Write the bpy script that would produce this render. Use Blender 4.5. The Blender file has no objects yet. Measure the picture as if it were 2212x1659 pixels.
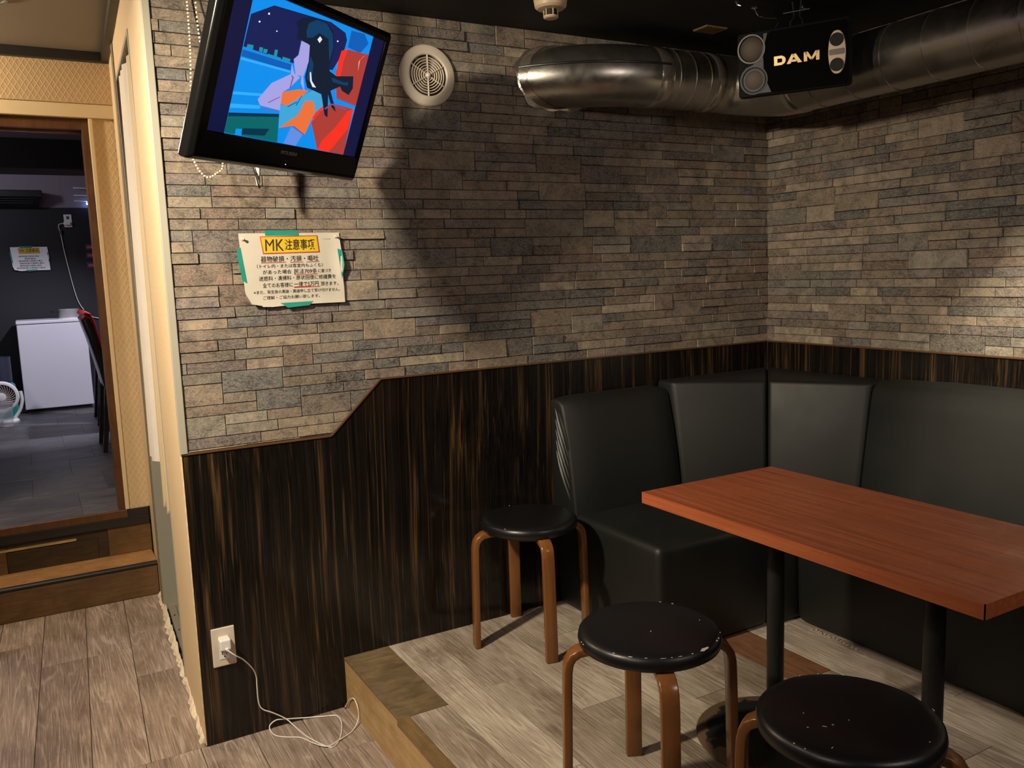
import bpy, bmesh, math, random
from mathutils import Matrix, Vector
random.seed(7)
SC = bpy.context.scene
COL = SC.collection
PI = math.pi
R = math.radians

# ---------------------------------------------------------------- camera
def make_camera():
    yaw, pitch, roll, f = 0.515414386, -0.131041377, 0.0356446372, 1842.73
    fw = Vector((math.sin(yaw) * math.cos(pitch), math.cos(yaw) * math.cos(pitch), math.sin(pitch)))
    r = Vector((math.cos(yaw), -math.sin(yaw), 0)); d = fw.cross(r)
    r2 = math.cos(roll) * r + math.sin(roll) * d
    d2 = -math.sin(roll) * r + math.cos(roll) * d
    cam = bpy.data.cameras.new('camera'); o = bpy.data.objects.new('camera', cam); COL.objects.link(o)
    m = Matrix((r2, -d2, -fw)).transposed().to_4x4()
    m.translation = Vector((-2.695, -2.574, 1.22))
    o.matrix_world = m
    cam.sensor_width = 36; cam.lens = f / 2212 * 36; cam.clip_start = 0.02
    SC.camera = o
make_camera()

# ---------------------------------------------------------------- world, exposure
w = bpy.data.worlds.new('world'); SC.world = w; w.use_nodes = True
w.node_tree.nodes['Background'].inputs[0].default_value = (1.0, 0.85, 0.68, 1)
w.node_tree.nodes['Background'].inputs[1].default_value = 0.0
vs = SC.view_settings
vs.view_transform = 'Standard'; vs.look = 'None'; vs.gamma = 1.0; vs.use_curve_mapping = False
vs.exposure = 0.0

# ---------------------------------------------------------------- lamps of the place plus added fill lights (all outside the frame)
def spot(name, loc, target, power, color, angle, blend, size):
    l = bpy.data.lights.new(name, 'SPOT'); l.energy = power; l.color = color
    l.spot_size = R(angle); l.spot_blend = blend; l.shadow_soft_size = size
    o = bpy.data.objects.new(name, l); COL.objects.link(o); o.location = loc
    o.rotation_euler = (Vector(target) - Vector(loc)).to_track_quat('-Z', 'Y').to_euler()
    return o
def bulb(name, loc, power, color, size):
    l = bpy.data.lights.new(name, 'POINT'); l.energy = power; l.color = color; l.shadow_soft_size = size
    o = bpy.data.objects.new(name, l); COL.objects.link(o); o.location = loc
    return o
WARM = (1.0, 0.86, 0.64)
spot('spot_lamp_entrance', (-3.15, -0.92, 1.95), (-2.084, -0.254, 1.1325), 250, WARM, 100, 0.9, 0.055)
spot('spot_lamp_second', (-3.45, -2.05, 1.92), (-1.6, -0.9, 0.3), 34, (1.0, 0.86, 0.74), 90, 0.8, 0.12)
bulb('bulb_corridor', (-3.45, 1.32, 2.10), 56, (1.0, 0.84, 0.60), 0.05)
spot('spot_lamp_booth', (-0.80, -2.05, 1.98), (0.0, -1.45, 0.90), 330, (1.0, 0.88, 0.66), 47, 0.6, 0.03)
spot('fill_spot_rear', (-1.05, -2.95, 1.98), (-0.9, -0.5, 1.2), 48, (1.0, 0.86, 0.76), 130, 0.8, 0.20)  # added soft overhead fill that lifts the shadows, no fixture of the room
spot('spot_lamp_back_room', (-1.65, 3.9, 2.45), (-2.55, 5.0, 0.35), 230, (0.84, 0.82, 1.0), 75, 0.6, 0.05)
bulb('fill_bulb_back_room', (-3.4, 4.7, 2.2), 20, (0.86, 0.84, 1.0), 0.1)  # weak fill added to brighten the upper rear wall
bulb('bulb_back_room_entry', (-3.7, 2.4, 1.7), 7, (0.9, 0.86, 1.0), 0.06)

# ---------------------------------------------------------------- mesh helpers
ORG = {}
def vadd(a, b): return (a[0] + b[0], a[1] + b[1], a[2] + b[2])
class MB:
    def __init__(s): s.v = []; s.f = []; s.mi = []; s.cur = 0
    def add(s, vs, fs):
        n = len(s.v); s.v += [tuple(p) for p in vs]
        for f in fs: s.f.append(tuple(i + n for i in f)); s.mi.append(s.cur)
        return s
    def box(s, x0, x1, y0, y1, z0, z1):
        return s.add([(x0, y0, z0), (x1, y0, z0), (x1, y1, z0), (x0, y1, z0), (x0, y0, z1), (x1, y0, z1), (x1, y1, z1), (x0, y1, z1)],
                     [(0, 3, 2, 1), (4, 5, 6, 7), (0, 1, 5, 4), (1, 2, 6, 5), (2, 3, 7, 6), (3, 0, 4, 7)])
    def loft(s, rings, cap=True, closed=True):
        n = len(rings[0]); vs = [p for r in rings for p in r]; fs = []
        for k in range(len(rings) - 1):
            for i in range(n if closed else n - 1):
                j = (i + 1) % n
                fs.append((k * n + i, k * n + j, (k + 1) * n + j, (k + 1) * n + i))
        if cap and closed:
            fs.append(tuple(range(n))[::-1]); fs.append(tuple((len(rings) - 1) * n + i for i in range(n)))
        return s.add(vs, fs)
    def prism(s, poly, a, b, axis='z'):
        """poly: 2-D points; axis the extrusion direction. x:(y,z) y:(x,z) z:(x,y)"""
        def P(p, t): return {'x': (t, p[0], p[1]), 'y': (p[0], t, p[1]), 'z': (p[0], p[1], t)}[axis]
        return s.loft([[P(p, a) for p in poly], [P(p, b) for p in poly]])
    def tube(s, path, r, n=10, cap=True):
        path = [Vector(p) for p in path]; rings = []; up = Vector((0.13, 0.31, 0.94)).normalized()
        rr = r if isinstance(r, (list, tuple)) else [r] * len(path)
        prev = None
        for i, p in enumerate(path):
            t = (path[min(i + 1, len(path) - 1)] - path[max(i - 1, 0)]).normalized()
            if prev is None:
                a = t.cross(up)
                if a.length < 1e-3: a = t.cross(Vector((1, 0, 0)))
            else: a = prev - t * prev.dot(t)
            a.normalize(); prev = a; b = t.cross(a)
            rings.append([p + rr[i] * (math.cos(2 * PI * k / n) * a + math.sin(2 * PI * k / n) * b) for k in range(n)])
        return s.loft(rings, cap)
    def lathe(s, prof, n=32, c=(0, 0, 0), axis='z', cap=True):
        def P(r, h, a):
            x, y = r * math.cos(a), r * math.sin(a)
            return {'z': (c[0] + x, c[1] + y, c[2] + h), 'y': (c[0] + x, c[1] - h, c[2] + y), 'x': (c[0] + h, c[1] + x, c[2] + y)}[axis]
        return s.loft([[P(r, h, 2 * PI * k / n) for k in range(n)] for r, h in prof], cap)
    def ball(s, c, r, n=6, m=4):
        return s.lathe([(r * math.sin(PI * (i + .02) / (m + .04)), -r * math.cos(PI * (i + .02) / (m + .04))) for i in range(m + 1)], n, c)
    def build(s, name, mat, parent=None, smooth=False, bevel=0, seg=2, angle=30, label=None, kind=None, subsurf=0, xf=None, tint=None):
        org = ORG.get(parent.name, (0, 0, 0)) if parent else (0, 0, 0)
        me = bpy.data.meshes.new(name)
        vs = s.v if xf is None else [tuple(xf @ Vector(p)) for p in s.v]
        if org != (0, 0, 0): vs = [(p[0] - org[0], p[1] - org[1], p[2] - org[2]) for p in vs]
        me.from_pydata(vs, [], s.f)
        mats = mat if isinstance(mat, (list, tuple)) else [mat]
        for m in mats: me.materials.append(m)
        if len(mats) > 1:
            for p, i in zip(me.polygons, s.mi): p.material_index = i
        bm = bmesh.new(); bm.from_mesh(me); bmesh.ops.recalc_face_normals(bm, faces=bm.faces[:]); bm.to_mesh(me); bm.free()
        if tint is not None:
            at = me.color_attributes.new('tint', 'FLOAT_COLOR', 'POINT')
            for i in range(len(me.vertices)):
                c = tint[i] if isinstance(tint, list) else tint
                at.data[i].color = (c[0], c[1], c[2], 1)
        if smooth:
            me.polygons.foreach_set('use_smooth', [True] * len(me.polygons))
            if hasattr(me, 'set_sharp_from_angle') and not bevel and not subsurf: me.set_sharp_from_angle(angle=R(angle))
        o = bpy.data.objects.new(name, me); COL.objects.link(o)
        if bevel:
            b = o.modifiers.new('bevel', 'BEVEL'); b.width = bevel; b.segments = seg; b.limit_method = 'ANGLE'; b.angle_limit = R(angle)
            b.harden_normals = False
        if subsurf:
            b = o.modifiers.new('sub', 'SUBSURF'); b.levels = subsurf; b.render_levels = subsurf
        if parent: o.parent = parent; ORG[o.name] = org
        if label: o['label'] = label
        if kind: o['kind'] = kind
        return o
def tag(o, label, cat, group=None):
    o['label'] = label; o['category'] = cat
    if group: o['group'] = group
    return o
def thing(name, label, cat, loc=(0, 0, 0), group=None, rot=None):
    o = bpy.data.objects.new(name, None); COL.objects.link(o); o.location = loc; o.empty_display_size = 0.05
    if rot is not None: o.rotation_euler = rot
    else: ORG[o.name] = tuple(loc)
    return tag(o, label, cat, group)
def struct(o): o['kind'] = 'structure'; return o
def copy_tree(o, parent=None):
    c = o.copy(); COL.objects.link(c)
    if parent: c.parent = parent
    for ch in o.children: copy_tree(ch, c)
    return c
def smooth_path(pts, k=6, closed=False):
    pts = [Vector(p) for p in pts]; out = []; n = len(pts)
    for i in range(n - 1):
        p0, p1, p2, p3 = pts[max(i - 1, 0)], pts[i], pts[i + 1], pts[min(i + 2, n - 1)]
        for j in range(k):
            t = j / k
            out.append(0.5 * ((2 * p1) + (p2 - p0) * t + (2 * p0 - 5 * p1 + 4 * p2 - p3) * t * t + (3 * p1 - p0 - 3 * p2 + p3) * t ** 3))
    out.append(pts[-1]); return out
_tc = {}
def text_mesh(s, size, shear=0.0, offset=0.0, sx=1.0):
    """flat glyph outlines of a string as (verts, faces) in the xy plane, starting at x=0, plus its width"""
    c = bpy.data.curves.new('lettering', 'FONT'); c.body = s; c.size = size; c.shear = shear; c.offset = offset; c.resolution_u = 2
    o = bpy.data.objects.new('lettering', c); COL.objects.link(o)
    dg = bpy.context.evaluated_depsgraph_get(); m = bpy.data.meshes.new_from_object(o.evaluated_get(dg))
    vs = [(v.co.x * sx, v.co.y) for v in m.vertices]; fs = [tuple(p.vertices) for p in m.polygons]
    bpy.data.objects.remove(o); bpy.data.curves.remove(c); bpy.data.meshes.remove(m)
    wd = max(v[0] for v in vs) - min(v[0] for v in vs) if vs else 0
    x0 = min(v[0] for v in vs) if vs else 0
    return [(v[0] - x0, v[1]) for v in vs], fs, wd

# ---------------------------------------------------------------- materials
class NT:
    def __init__(s, name):
        s.m = bpy.data.materials.new(name); s.m.use_nodes = True; s.t = s.m.node_tree; s.b = s.t.nodes['Principled BSDF']
    def n(s, typ, **kw):
        nd = s.t.nodes.new(typ)
        for k, v in kw.items():
            if k.startswith('i_'):
                key = k[2:]; key = int(key) if key.isdigit() else key.replace('_', ' ')
                nd.inputs[key].default_value = v
            else: setattr(nd, k, v)
        return nd
    def l(s, a, b): s.t.links.new(a, b)
    def coords(s, kind='pos', scale=(1, 1, 1), rnd=False):
        if kind == 'pos': src = s.n('ShaderNodeNewGeometry').outputs['Position']
        else: src = s.n('ShaderNodeTexCoord').outputs['Object']
        mp = s.n('ShaderNodeMapping'); mp.inputs['Scale'].default_value = scale; s.l(src, mp.inputs[0])
        if rnd:
            oi = s.n('ShaderNodeObjectInfo'); mu = s.n('ShaderNodeMath', operation='MULTIPLY', i_1=53.0); s.l(oi.outputs['Random'], mu.inputs[0])
            cx = s.n('ShaderNodeCombineXYZ')
            for i in range(3): s.l(mu.outputs[0], cx.inputs[i])
            s.l(cx.outputs[0], mp.inputs['Location'])
        return mp.outputs[0]
    def noise(s, vec, scale, detail=4, rough=.6, dist=0):
        nd = s.n('ShaderNodeTexNoise', i_Scale=scale, i_Detail=detail, i_Roughness=rough, i_Distortion=dist); s.l(vec, nd.inputs['Vector']); return nd.outputs['Fac']
    def ramp(s, fac, stops):
        nd = s.n('ShaderNodeValToRGB'); e = nd.color_ramp.elements
        while len(e) < len(stops): e.new(.5)
        for x, (p, c) in zip(e, stops): x.position = p; x.color = (c[0], c[1], c[2], 1) if not isinstance(c, (int, float)) else (c, c, c, 1)
        s.l(fac, nd.inputs[0]); return nd.outputs[0]
    def mix(s, fac, a, b, mode='MIX'):
        nd = s.n('ShaderNodeMix', data_type='RGBA', blend_type=mode)
        for sock, val in ((nd.inputs[0], fac), (nd.inputs[6], a), (nd.inputs[7], b)):
            if hasattr(val, 'is_linked'): s.l(val, sock)
            else: sock.default_value = val if isinstance(val, (int, float)) else (val[0], val[1], val[2], 1)
        return nd.outputs[2]
    def bump(s, h, strength=.3, dist=.002):
        nd = s.n('ShaderNodeBump', i_Strength=strength, i_Distance=dist); s.l(h, nd.inputs['Height']); s.l(nd.outputs[0], s.b.inputs['Normal'])
    def set(s, col=None, rough=None, metal=None, spec=None, coat=None):
        for k, v in (('Base Color', col), ('Roughness', rough), ('Metallic', metal), ('Specular IOR Level', spec), ('Coat Weight', coat)):
            if v is None: continue
            if hasattr(v, 'is_linked'): s.l(v, s.b.inputs[k])
            else: s.b.inputs[k].default_value = (v[0], v[1], v[2], 1) if isinstance(v, (tuple, list)) else v
        return s
def plain(name, col, rough=.5, metal=0, var=.12, scale=18, bump=0, bscale=120, spec=.5, coat=0):
    """solid colour with a little mottling and optional fine relief"""
    t = NT(name); v = t.coords('obj')
    n = t.noise(v, scale)
    c = t.mix(n, [x * (1 - var) for x in col], [min(1, x * (1 + var)) for x in col])
    rr = t.ramp(n, [(0, max(0, rough - .05)), (1, min(1, rough + .05))])
    t.set(c, rr, metal, spec, coat)
    if bump: t.bump(t.noise(v, bscale, 3), bump, .001)
    return t.m
def emit(name, col, strength):
    t = NT(name); t.b.inputs['Base Color'].default_value = (0.01, 0.01, 0.01, 1); t.b.inputs['Roughness'].default_value = .25
    t.b.inputs['Emission Color'].default_value = (*col, 1); t.b.inputs['Emission Strength'].default_value = strength
    return t.m
M = {}
def mats():
    # stone cladding: tint attribute of each stone, clefts, pale veins
    t = NT('stone'); v = t.coords('pos'); at = t.n('ShaderNodeAttribute', attribute_name='tint').outputs['Color']
    n1 = t.noise(v, 17, 7, .7, .8); n2 = t.noise(t.coords('pos', (1, 1, 2.0)), 34, 7, .72, 1.8); n3 = t.noise(v, 260, 4, .7)
    c = t.mix(1.0, at, t.ramp(n1, [(.30, (.38, .38, .41)), (.48, (.92, .91, .92)), (.68, (1.55, 1.46, 1.34))]), 'MULTIPLY')
    c = t.mix(1.0, c, t.ramp(n3, [(.3, (.72, .72, .72)), (.7, (1.28, 1.28, 1.28))]), 'MULTIPLY')
    vein = t.ramp(n2, [(.462, 0), (.490, .55), (.506, .55), (.532, 0)])
    c = t.mix(vein, c, (.36, .31, .23)); dk_ = t.ramp(n2, [(.58, 0), (.68, .6)]); c = t.mix(dk_, c, (.045, .038, .035)); t.set(c, .6, 0, .35)
    t.bump(t.mix(.5, n1, n2), .9, .005); M['stone'] = t.m
    # dark zebrano laminate
    t = NT('laminate')
    wv = t.n('ShaderNodeTexNoise', i_Scale=1.6, i_Detail=0.0); t.l(t.coords('pos', (1, 1, 1)), wv.inputs['Vector'])
    def streak(zs, sc, det=3, rough=.6):
        v = t.coords('pos', (1, 1, zs)); sep = t.n('ShaderNodeVectorMath', operation='MULTIPLY_ADD'); sep.inputs[1].default_value = (.045, .045, 0); t.l(wv.outputs['Color'], sep.inputs[0]); t.l(v, sep.inputs[2]); return t.noise(sep.outputs[0], sc, det, rough)
    a = streak(.030, 36, 2, .5); b = streak(.004, 240, 4, .7); cc = streak(.016, 80, 3, .6); d2 = streak(.0035, 420, 2, .5)
    base = t.ramp(a, [(.50, (.006, .005, .0048)), (.58, (.010, .0075, .006)), (.63, (.026, .015, .0085)), (.67, (.062, .036, .018)), (.70, (.036, .021, .0115)), (.72, (.008, .0065, .006))])
    base = t.mix(t.ramp(cc, [(.58, 0), (.66, .8), (.72, 0)]), base, (.05, .031, .018))
    base = t.mix(t.ramp(d2, [(.60, 0), (.78, .28)]), base, (.05, .036, .025))
    c = t.mix(1.0, base, t.ramp(b, [(.35, (.35, .35, .35)), (.65, (1.8, 1.7, 1.5))]), 'MULTIPLY')
    t.set(c, t.ramp(t.noise(t.coords('pos'), 5, 3), [(.3, .12), (.7, .25)]), 0, .4); M['laminate'] = t.m
    # whitewashed vinyl planks
    def planks(name, dark, mid, pale, amount, along='y', tintamt=.3):
        t = NT(name); ax = lambda k: (1, k, 1) if along == 'y' else (k, 1, 1)
        vg = t.coords('pos', ax(.03), True); vc = t.coords('pos', ax(.07), True); vb = t.coords('pos', ax(.4), True)
        oi = t.n('ShaderNodeObjectInfo').outputs['Random']
        n0 = t.noise(vc, 7.0, 1.5, .45, .35); m0 = t.n('ShaderNodeMath', operation='MULTIPLY', i_1=230.0); t.l(n0, m0.inputs[0]); si = t.n('ShaderNodeMath', operation='SINE'); t.l(m0.outputs[0], si.inputs[0])
        g = t.noise(vg, 230, 5, .7, .1); blot = t.noise(vb, 6, 6, .68, .5)
        c = t.mix(t.ramp(blot, [(.36, 0), (.62, 1)]), dark, mid)
        c = t.mix(1.0, c, t.ramp(g, [(.3, (.55, .53, .51)), (.7, (1.32, 1.32, 1.32))]), 'MULTIPLY')
        lines = t.mix(1.0, t.ramp(si.outputs[0], [(.55, 0), (.98, 1)]), t.ramp(t.noise(vb, 11, 4, .6), [(.40, .0), (.62, 1)]), 'MULTIPLY')
        mm = t.n('ShaderNodeMath', operation='MULTIPLY', i_1=amount); t.l(lines, mm.inputs[0])
        c = t.mix(mm.outputs[0], c, pale)
        c = t.mix(t.ramp(g, [(.55, 0), (.72, .55)]), c, pale)
        white = t.ramp(t.noise(vb, 13, 6, .7, .8), [(.60, 0), (.74, .55)])
        c = t.mix(white, c, pale)
        c = t.mix(1.0, c, t.ramp(oi, [(0, (1 - tintamt, 1 - tintamt * 1.12, 1 - tintamt * 1.2)), (1, (1 + tintamt, 1 + tintamt, 1 + tintamt))]), 'MULTIPLY')
        t.set(c, t.ramp(blot, [(.3, .36), (.7, .52)]), 0, .4); t.bump(t.mix(.5, g, si.outputs[0]), .2, .001); return t.m
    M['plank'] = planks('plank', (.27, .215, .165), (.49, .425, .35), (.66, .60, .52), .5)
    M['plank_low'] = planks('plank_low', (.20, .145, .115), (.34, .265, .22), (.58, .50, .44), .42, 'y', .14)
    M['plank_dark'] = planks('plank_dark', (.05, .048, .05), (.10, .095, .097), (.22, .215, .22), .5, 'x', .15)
    # brown plywood / boards
    def board(name, a, b, along='y', rough=.42, sc=1.0, spec=.4, blot=.55, stretch=.08):
        t = NT(name); k_ = stretch; s = {'y': (1, k_, 1), 'x': (k_, 1, 1), 'z': (1, 1, k_)}[along]
        v = t.coords('pos', s, True); g = t.noise(v, 90 * sc, 5, .65, .5); bl = t.noise(t.coords('pos', (1, 1, 1), True), 9, 5, .65, .5)
        c = t.mix(t.ramp(g, [(.3, 0), (.7, 1)]), a, b); c = t.mix(t.ramp(bl, [(.4, 0), (.75, blot)]), c, [x * .35 for x in a])
        t.set(c, t.ramp(bl, [(.3, rough - .08), (.7, rough + .1)]), 0, spec); t.bump(g, .12, .001); return t.m
    M['ply_top'] = board('plywood_top', (.125, .085, .045), (.22, .155, .085), 'x', .45, .6, .4, .7, .25)
    M['ply_side'] = board('plywood_side', (.36, .215, .09), (.52, .34, .16), 'y', .4, .8, .4, .35)
    M['ply_strip'] = board('plywood_strip', (.14, .085, .035), (.24, .15, .07), 'y', .4)
    M['tread'] = board('tread', (.33, .155, .06), (.52, .29, .12), 'x', .3)
    M['riser'] = board('riser', (.12, .062, .024), (.2, .11, .045), 'x', .35)
    M['riser_dark'] = board('riser_dark', (.035, .024, .012), (.075, .05, .024), 'x', .4)
    M['riser_brown'] = board('riser_brown', (.13, .068, .025), (.22, .125, .05), 'x', .4)
    M['batten'] = board('batten', (.5, .3, .12), (.66, .45, .2), 'x', .45)
    M['frame_brown'] = board('frame_brown', (.085, .032, .012), (.14, .06, .024), 'z', .35)
    M['rosewood'] = board('rosewood', (.19, .043, .016), (.37, .098, .036), 'y', .32, 1.0, .4, .12, .03)
    M['rosewood_edge'] = board('rosewood_edge', (.30, .07, .026), (.44, .125, .048), 'y', .35, 1.2, .4, .1, .03)
    M['bentwood'] = board('bentwood', (.165, .062, .018), (.23, .09, .027), 'z', .24, .7, .5, .2, .05)
    M['brown_plank'] = board('brown_plank', (.16, .07, .035), (.26, .13, .07), 'y', .45)
    # quilted beige wallpaper
    def paper(name, col, amt=.5):
        t = NT(name); v = t.coords('pos')
        sep = t.n('ShaderNodeSeparateXYZ'); t.l(v, sep.inputs[0])
        h = t.n('ShaderNodeMath', operation='ADD'); t.l(sep.outputs[0], h.inputs[0]); t.l(sep.outputs[1], h.inputs[1])
        outs = []
        for sg in (1, -1):
            m1 = t.n('ShaderNodeMath', operation='MULTIPLY', i_1=sg * .6); t.l(sep.outputs[2], m1.inputs[0])
            ad = t.n('ShaderNodeMath', operation='ADD'); t.l(h.outputs[0], ad.inputs[0]); t.l(m1.outputs[0], ad.inputs[1])
            mu = t.n('ShaderNodeMath', operation='MULTIPLY', i_1=260.0); t.l(ad.outputs[0], mu.inputs[0])
            si = t.n('ShaderNodeMath', operation='SINE'); t.l(mu.outputs[0], si.inputs[0]); outs.append(si.outputs[0])
        mx = t.n('ShaderNodeMath', operation='MAXIMUM'); t.l(outs[0], mx.inputs[0]); t.l(outs[1], mx.inputs[1])
        k = t.ramp(mx.outputs[0], [(.55, 0), (.95, 1)])
        c = t.mix(t.noise(v, 6), [x * .92 for x in col], [x * 1.06 for x in col]); c = t.mix(k, c, [min(1, x * 1.13) for x in col])
        t.set(c, .55, 0, .3); t.bump(k, amt, .0012); return t.m
    M['wallpaper'] = paper('wallpaper', (.60, .45, .27)); M['wallpaper_side'] = paper('wallpaper_side', (.66, .50, .32), .25)
    M['wallpaper_header'] = paper('wallpaper_header', (.50, .35, .20)); M['wallpaper_shade'] = paper('wallpaper_shade', (.20, .17, .125))  # wallpaper_shade is a darkened copy: closet shade put into its colour
    M['casing'] = plain('casing', (.66, .52, .32), .5, 0, .05, 5)
    M['edge_strip'] = plain('edge_strip', (.33, .31, .255), .45, 0, .05, 5)
    M['black_paint'] = plain('black_paint', (.0065, .006, .0055), .75, 0, .3, 6)
    M['black_trim'] = plain('black_trim', (.015, .013, .012), .5, 0, .2, 6)
    M['ceiling_grey'] = plain('ceiling_grey', (.20, .17, .135), .7, 0, .06, 8, .3, 200)
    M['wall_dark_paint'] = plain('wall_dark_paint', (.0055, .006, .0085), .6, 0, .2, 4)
    M['wall_plain'] = plain('wall_plain', (.16, .12, .085), .7, 0, .1, 4)
    M['lilac_paint'] = plain('lilac_paint', (.22, .19, .22), .6, 0, .08, 6, .2, 150)
    M['grey_vinyl'] = plain('grey_vinyl', (.22, .21, .20), .5, 0, .1, 6)
    M['alu'] = plain('aluminium', (.55, .5, .42), .4, .8, .08, 20)
    M['trim_wood'] = plain('trim_wood', (.10, .05, .022), .3, 0, .2, 30)
    M['caulk'] = plain('caulk', (.68, .58, .44), .8, 0, .25, 60, .8, 90)
    # leatherette
    def leather(name, col, rough):
        t = NT(name); v = t.coords('pos'); n = t.noise(v, 3, 3); vo = t.n('ShaderNodeTexVoronoi', i_Scale=520.0); t.l(v, vo.inputs['Vector'])
        t.set(t.mix(n, [x * .85 for x in col], [x * 1.2 for x in col]), t.ramp(n, [(.3, rough - .06), (.7, rough + .06)]), 0, .5)
        t.bump(vo.outputs['Distance'], .12, .0006); return t.m
    M['leather'] = leather('black_leatherette', (.0062, .0068, .0062), .56)
    M['leather_fold'] = leather('black_leatherette_folds', (.0075, .008, .0075), .46)
    M['stool_seat'] = leather('stool_vinyl', (.006, .006, .007), .36)
    M['scuff'] = plain('bare_scuff', (.72, .64, .54), .7, 0, .2, 200)
    # metals
    t = NT('galvanised'); v = t.coords('pos'); n = t.noise(v, 9, 5, .65, .6); sp = t.noise(v, 70, 5, .7)
    c = t.mix(n, (.30, .285, .255), (.48, .455, .41)); c = t.mix(t.ramp(sp, [(.63, 0), (.72, .75)]), c, (.17, .10, .055))
    t.set(c, t.ramp(n, [(.3, .24), (.7, .4)]), .95); t.bump(n, .15, .004); M['zinc'] = t.m
    M['clear_tape'] = plain('clear_tape', (.40, .36, .30), .2, .8, .3, 60, .6, 60)
    M['chrome'] = plain('chrome', (.75, .75, .75), .12, 1, .03)
    M['steel'] = plain('pot_steel', (.62, .6, .6), .25, .6, .05)
    M['dark_metal'] = plain('dark_metal', (.018, .019, .019), .38, .4, .15, 30)
    t = NT('worn_disc'); v = t.coords('obj'); n = t.noise(v, 16, 5, .7, .5)
    gr = t.n('ShaderNodeVectorMath', operation='LENGTH'); sx = t.n('ShaderNodeVectorMath', operation='MULTIPLY'); sx.inputs[1].default_value = (1, 1, 0); t.l(v, sx.inputs[0]); t.l(sx.outputs[0], gr.inputs[0])
    ad = t.n('ShaderNodeMath', operation='MULTIPLY_ADD', i_1=.11, i_2=0.0); t.l(n, ad.inputs[0]); t.l(gr.outputs['Value'], ad.inputs[2])
    c = t.ramp(ad.outputs[0], [(.222, (.014, .016, .014)), (.229, (.13, .085, .05))]); t.set(c, .42, .2); M['worn_disc'] = t.m
    # plastics, paper
    M['tv_black'] = plain('tv_gloss_black', (.004, .004, .004), .16, 0, .1, 10, spec=.25)
    M['bar_navy'] = emit('screen_bar', (.003, .005, .045), 1.0)
    M['plastic_beige'] = plain('beige_plastic', (.62, .54, .44), .4, 0, .06, 8)
    M['plastic_white'] = plain('white_plastic', (.78, .76, .72), .35, 0, .04, 8)
    M['plastic_black'] = plain('black_plastic', (.012, .012, .013), .4, 0, .2, 30)
    M['slot_black'] = plain('slot_black', (.006, .006, .006), .7, 0, .1)
    M['paper'] = plain('paper', (.50, .46, .39), .65, 0, .07, 20, .25, 25)
    M['paper_white'] = plain('paper_white', (.75, .74, .74), .65, 0, .05, 20)
    M['ink'] = plain('ink', (.018, .014, .013), .6, 0, .1); M['ink_red'] = plain('ink_red', (.42, .03, .015), .6, 0, .1)
    M['yellow'] = plain('yellow_marker', (.58, .39, .012), .6, 0, .06); M['green_tape'] = plain('green_tape', (.008, .22, .165), .4, 0, .18, 40)
    M['pin'] = plain('clear_pin', (.55, .47, .37), .2, 0, .1)
    M['cable_white'] = plain('white_cable', (.72, .69, .64), .4, 0, .05); M['bead'] = plain('ivory_bead', (.78, .66, .45), .3, 0, .05)
    M['bead_pink'] = plain('copper_bead', (.6, .38, .27), .35, 0, .05)
    M['speaker_box'] = plain('speaker_box', (.006, .0055, .005), .7, 0, .2, 90, .3, 300, spec=.15)
    M['grille_cloth'] = plain('speaker_cloth', (.003, .003, .0035), .9, 0, .1, 60, spec=.05)
    M['speaker_plate'] = plain('speaker_plate', (.032, .036, .048), .5, .3, .08, 120)
    M['cone'] = plain('speaker_cone', (.085, .062, .046), .6, 0, .15, 120, .3, 260)
    M['port_plate'] = plain('champagne_plate', (.42, .31, .23), .4, .35, .12, 70)
    M['gold'] = plain('gold_letters', (.66, .46, .20), .35, .25, .05)
    M['badge'] = plain('dark_badge', (.10, .085, .075), .35, .4, .3, 120)
    M['detector'] = plain('detector_ivory', (.62, .47, .32), .45, 0, .08, 14)
    M['curtain'] = plain('curtain_cloth', (.68, .63, .58), .85, 0, .06, 14, .3, 600)
    M['curtain_beige'] = plain('curtain_beige_cloth', (.60, .47, .30), .85, 0, .06, 14, .3, 600)
    M['hem'] = plain('hem', (.38, .29, .2), .85, 0, .08)
    M['fridge'] = plain('fridge_white', (.66, .64, .67), .35, 0, .04, 4)
    M['red_vinyl'] = plain('red_vinyl', (.45, .02, .02), .35, 0, .12, 20); M['chair_dark'] = plain('dark_lacquer', (.02, .013, .012), .28, 0, .15)
    M['teal'] = plain('teal_paint', (.01, .23, .21), .3, 0, .1, 20); M['card_red'] = plain('card_red', (.55, .05, .07), .5, 0, .2, 300)
    M['card_navy'] = plain('card_navy', (.03, .035, .06), .5, 0, .2, 100); M['card_orange'] = plain('card_orange', (.7, .35, .12), .5)
    t = NT('clear_plastic'); t.set((.85, .85, .85), .12, 0, .5); t.b.inputs['Transmission Weight'].default_value = .85; t.b.inputs['IOR'].default_value = 1.3; M['clear'] = t.m
    M['led'] = emit('blue_led', (.25, .45, 1.0), 25)
mats()

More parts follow.
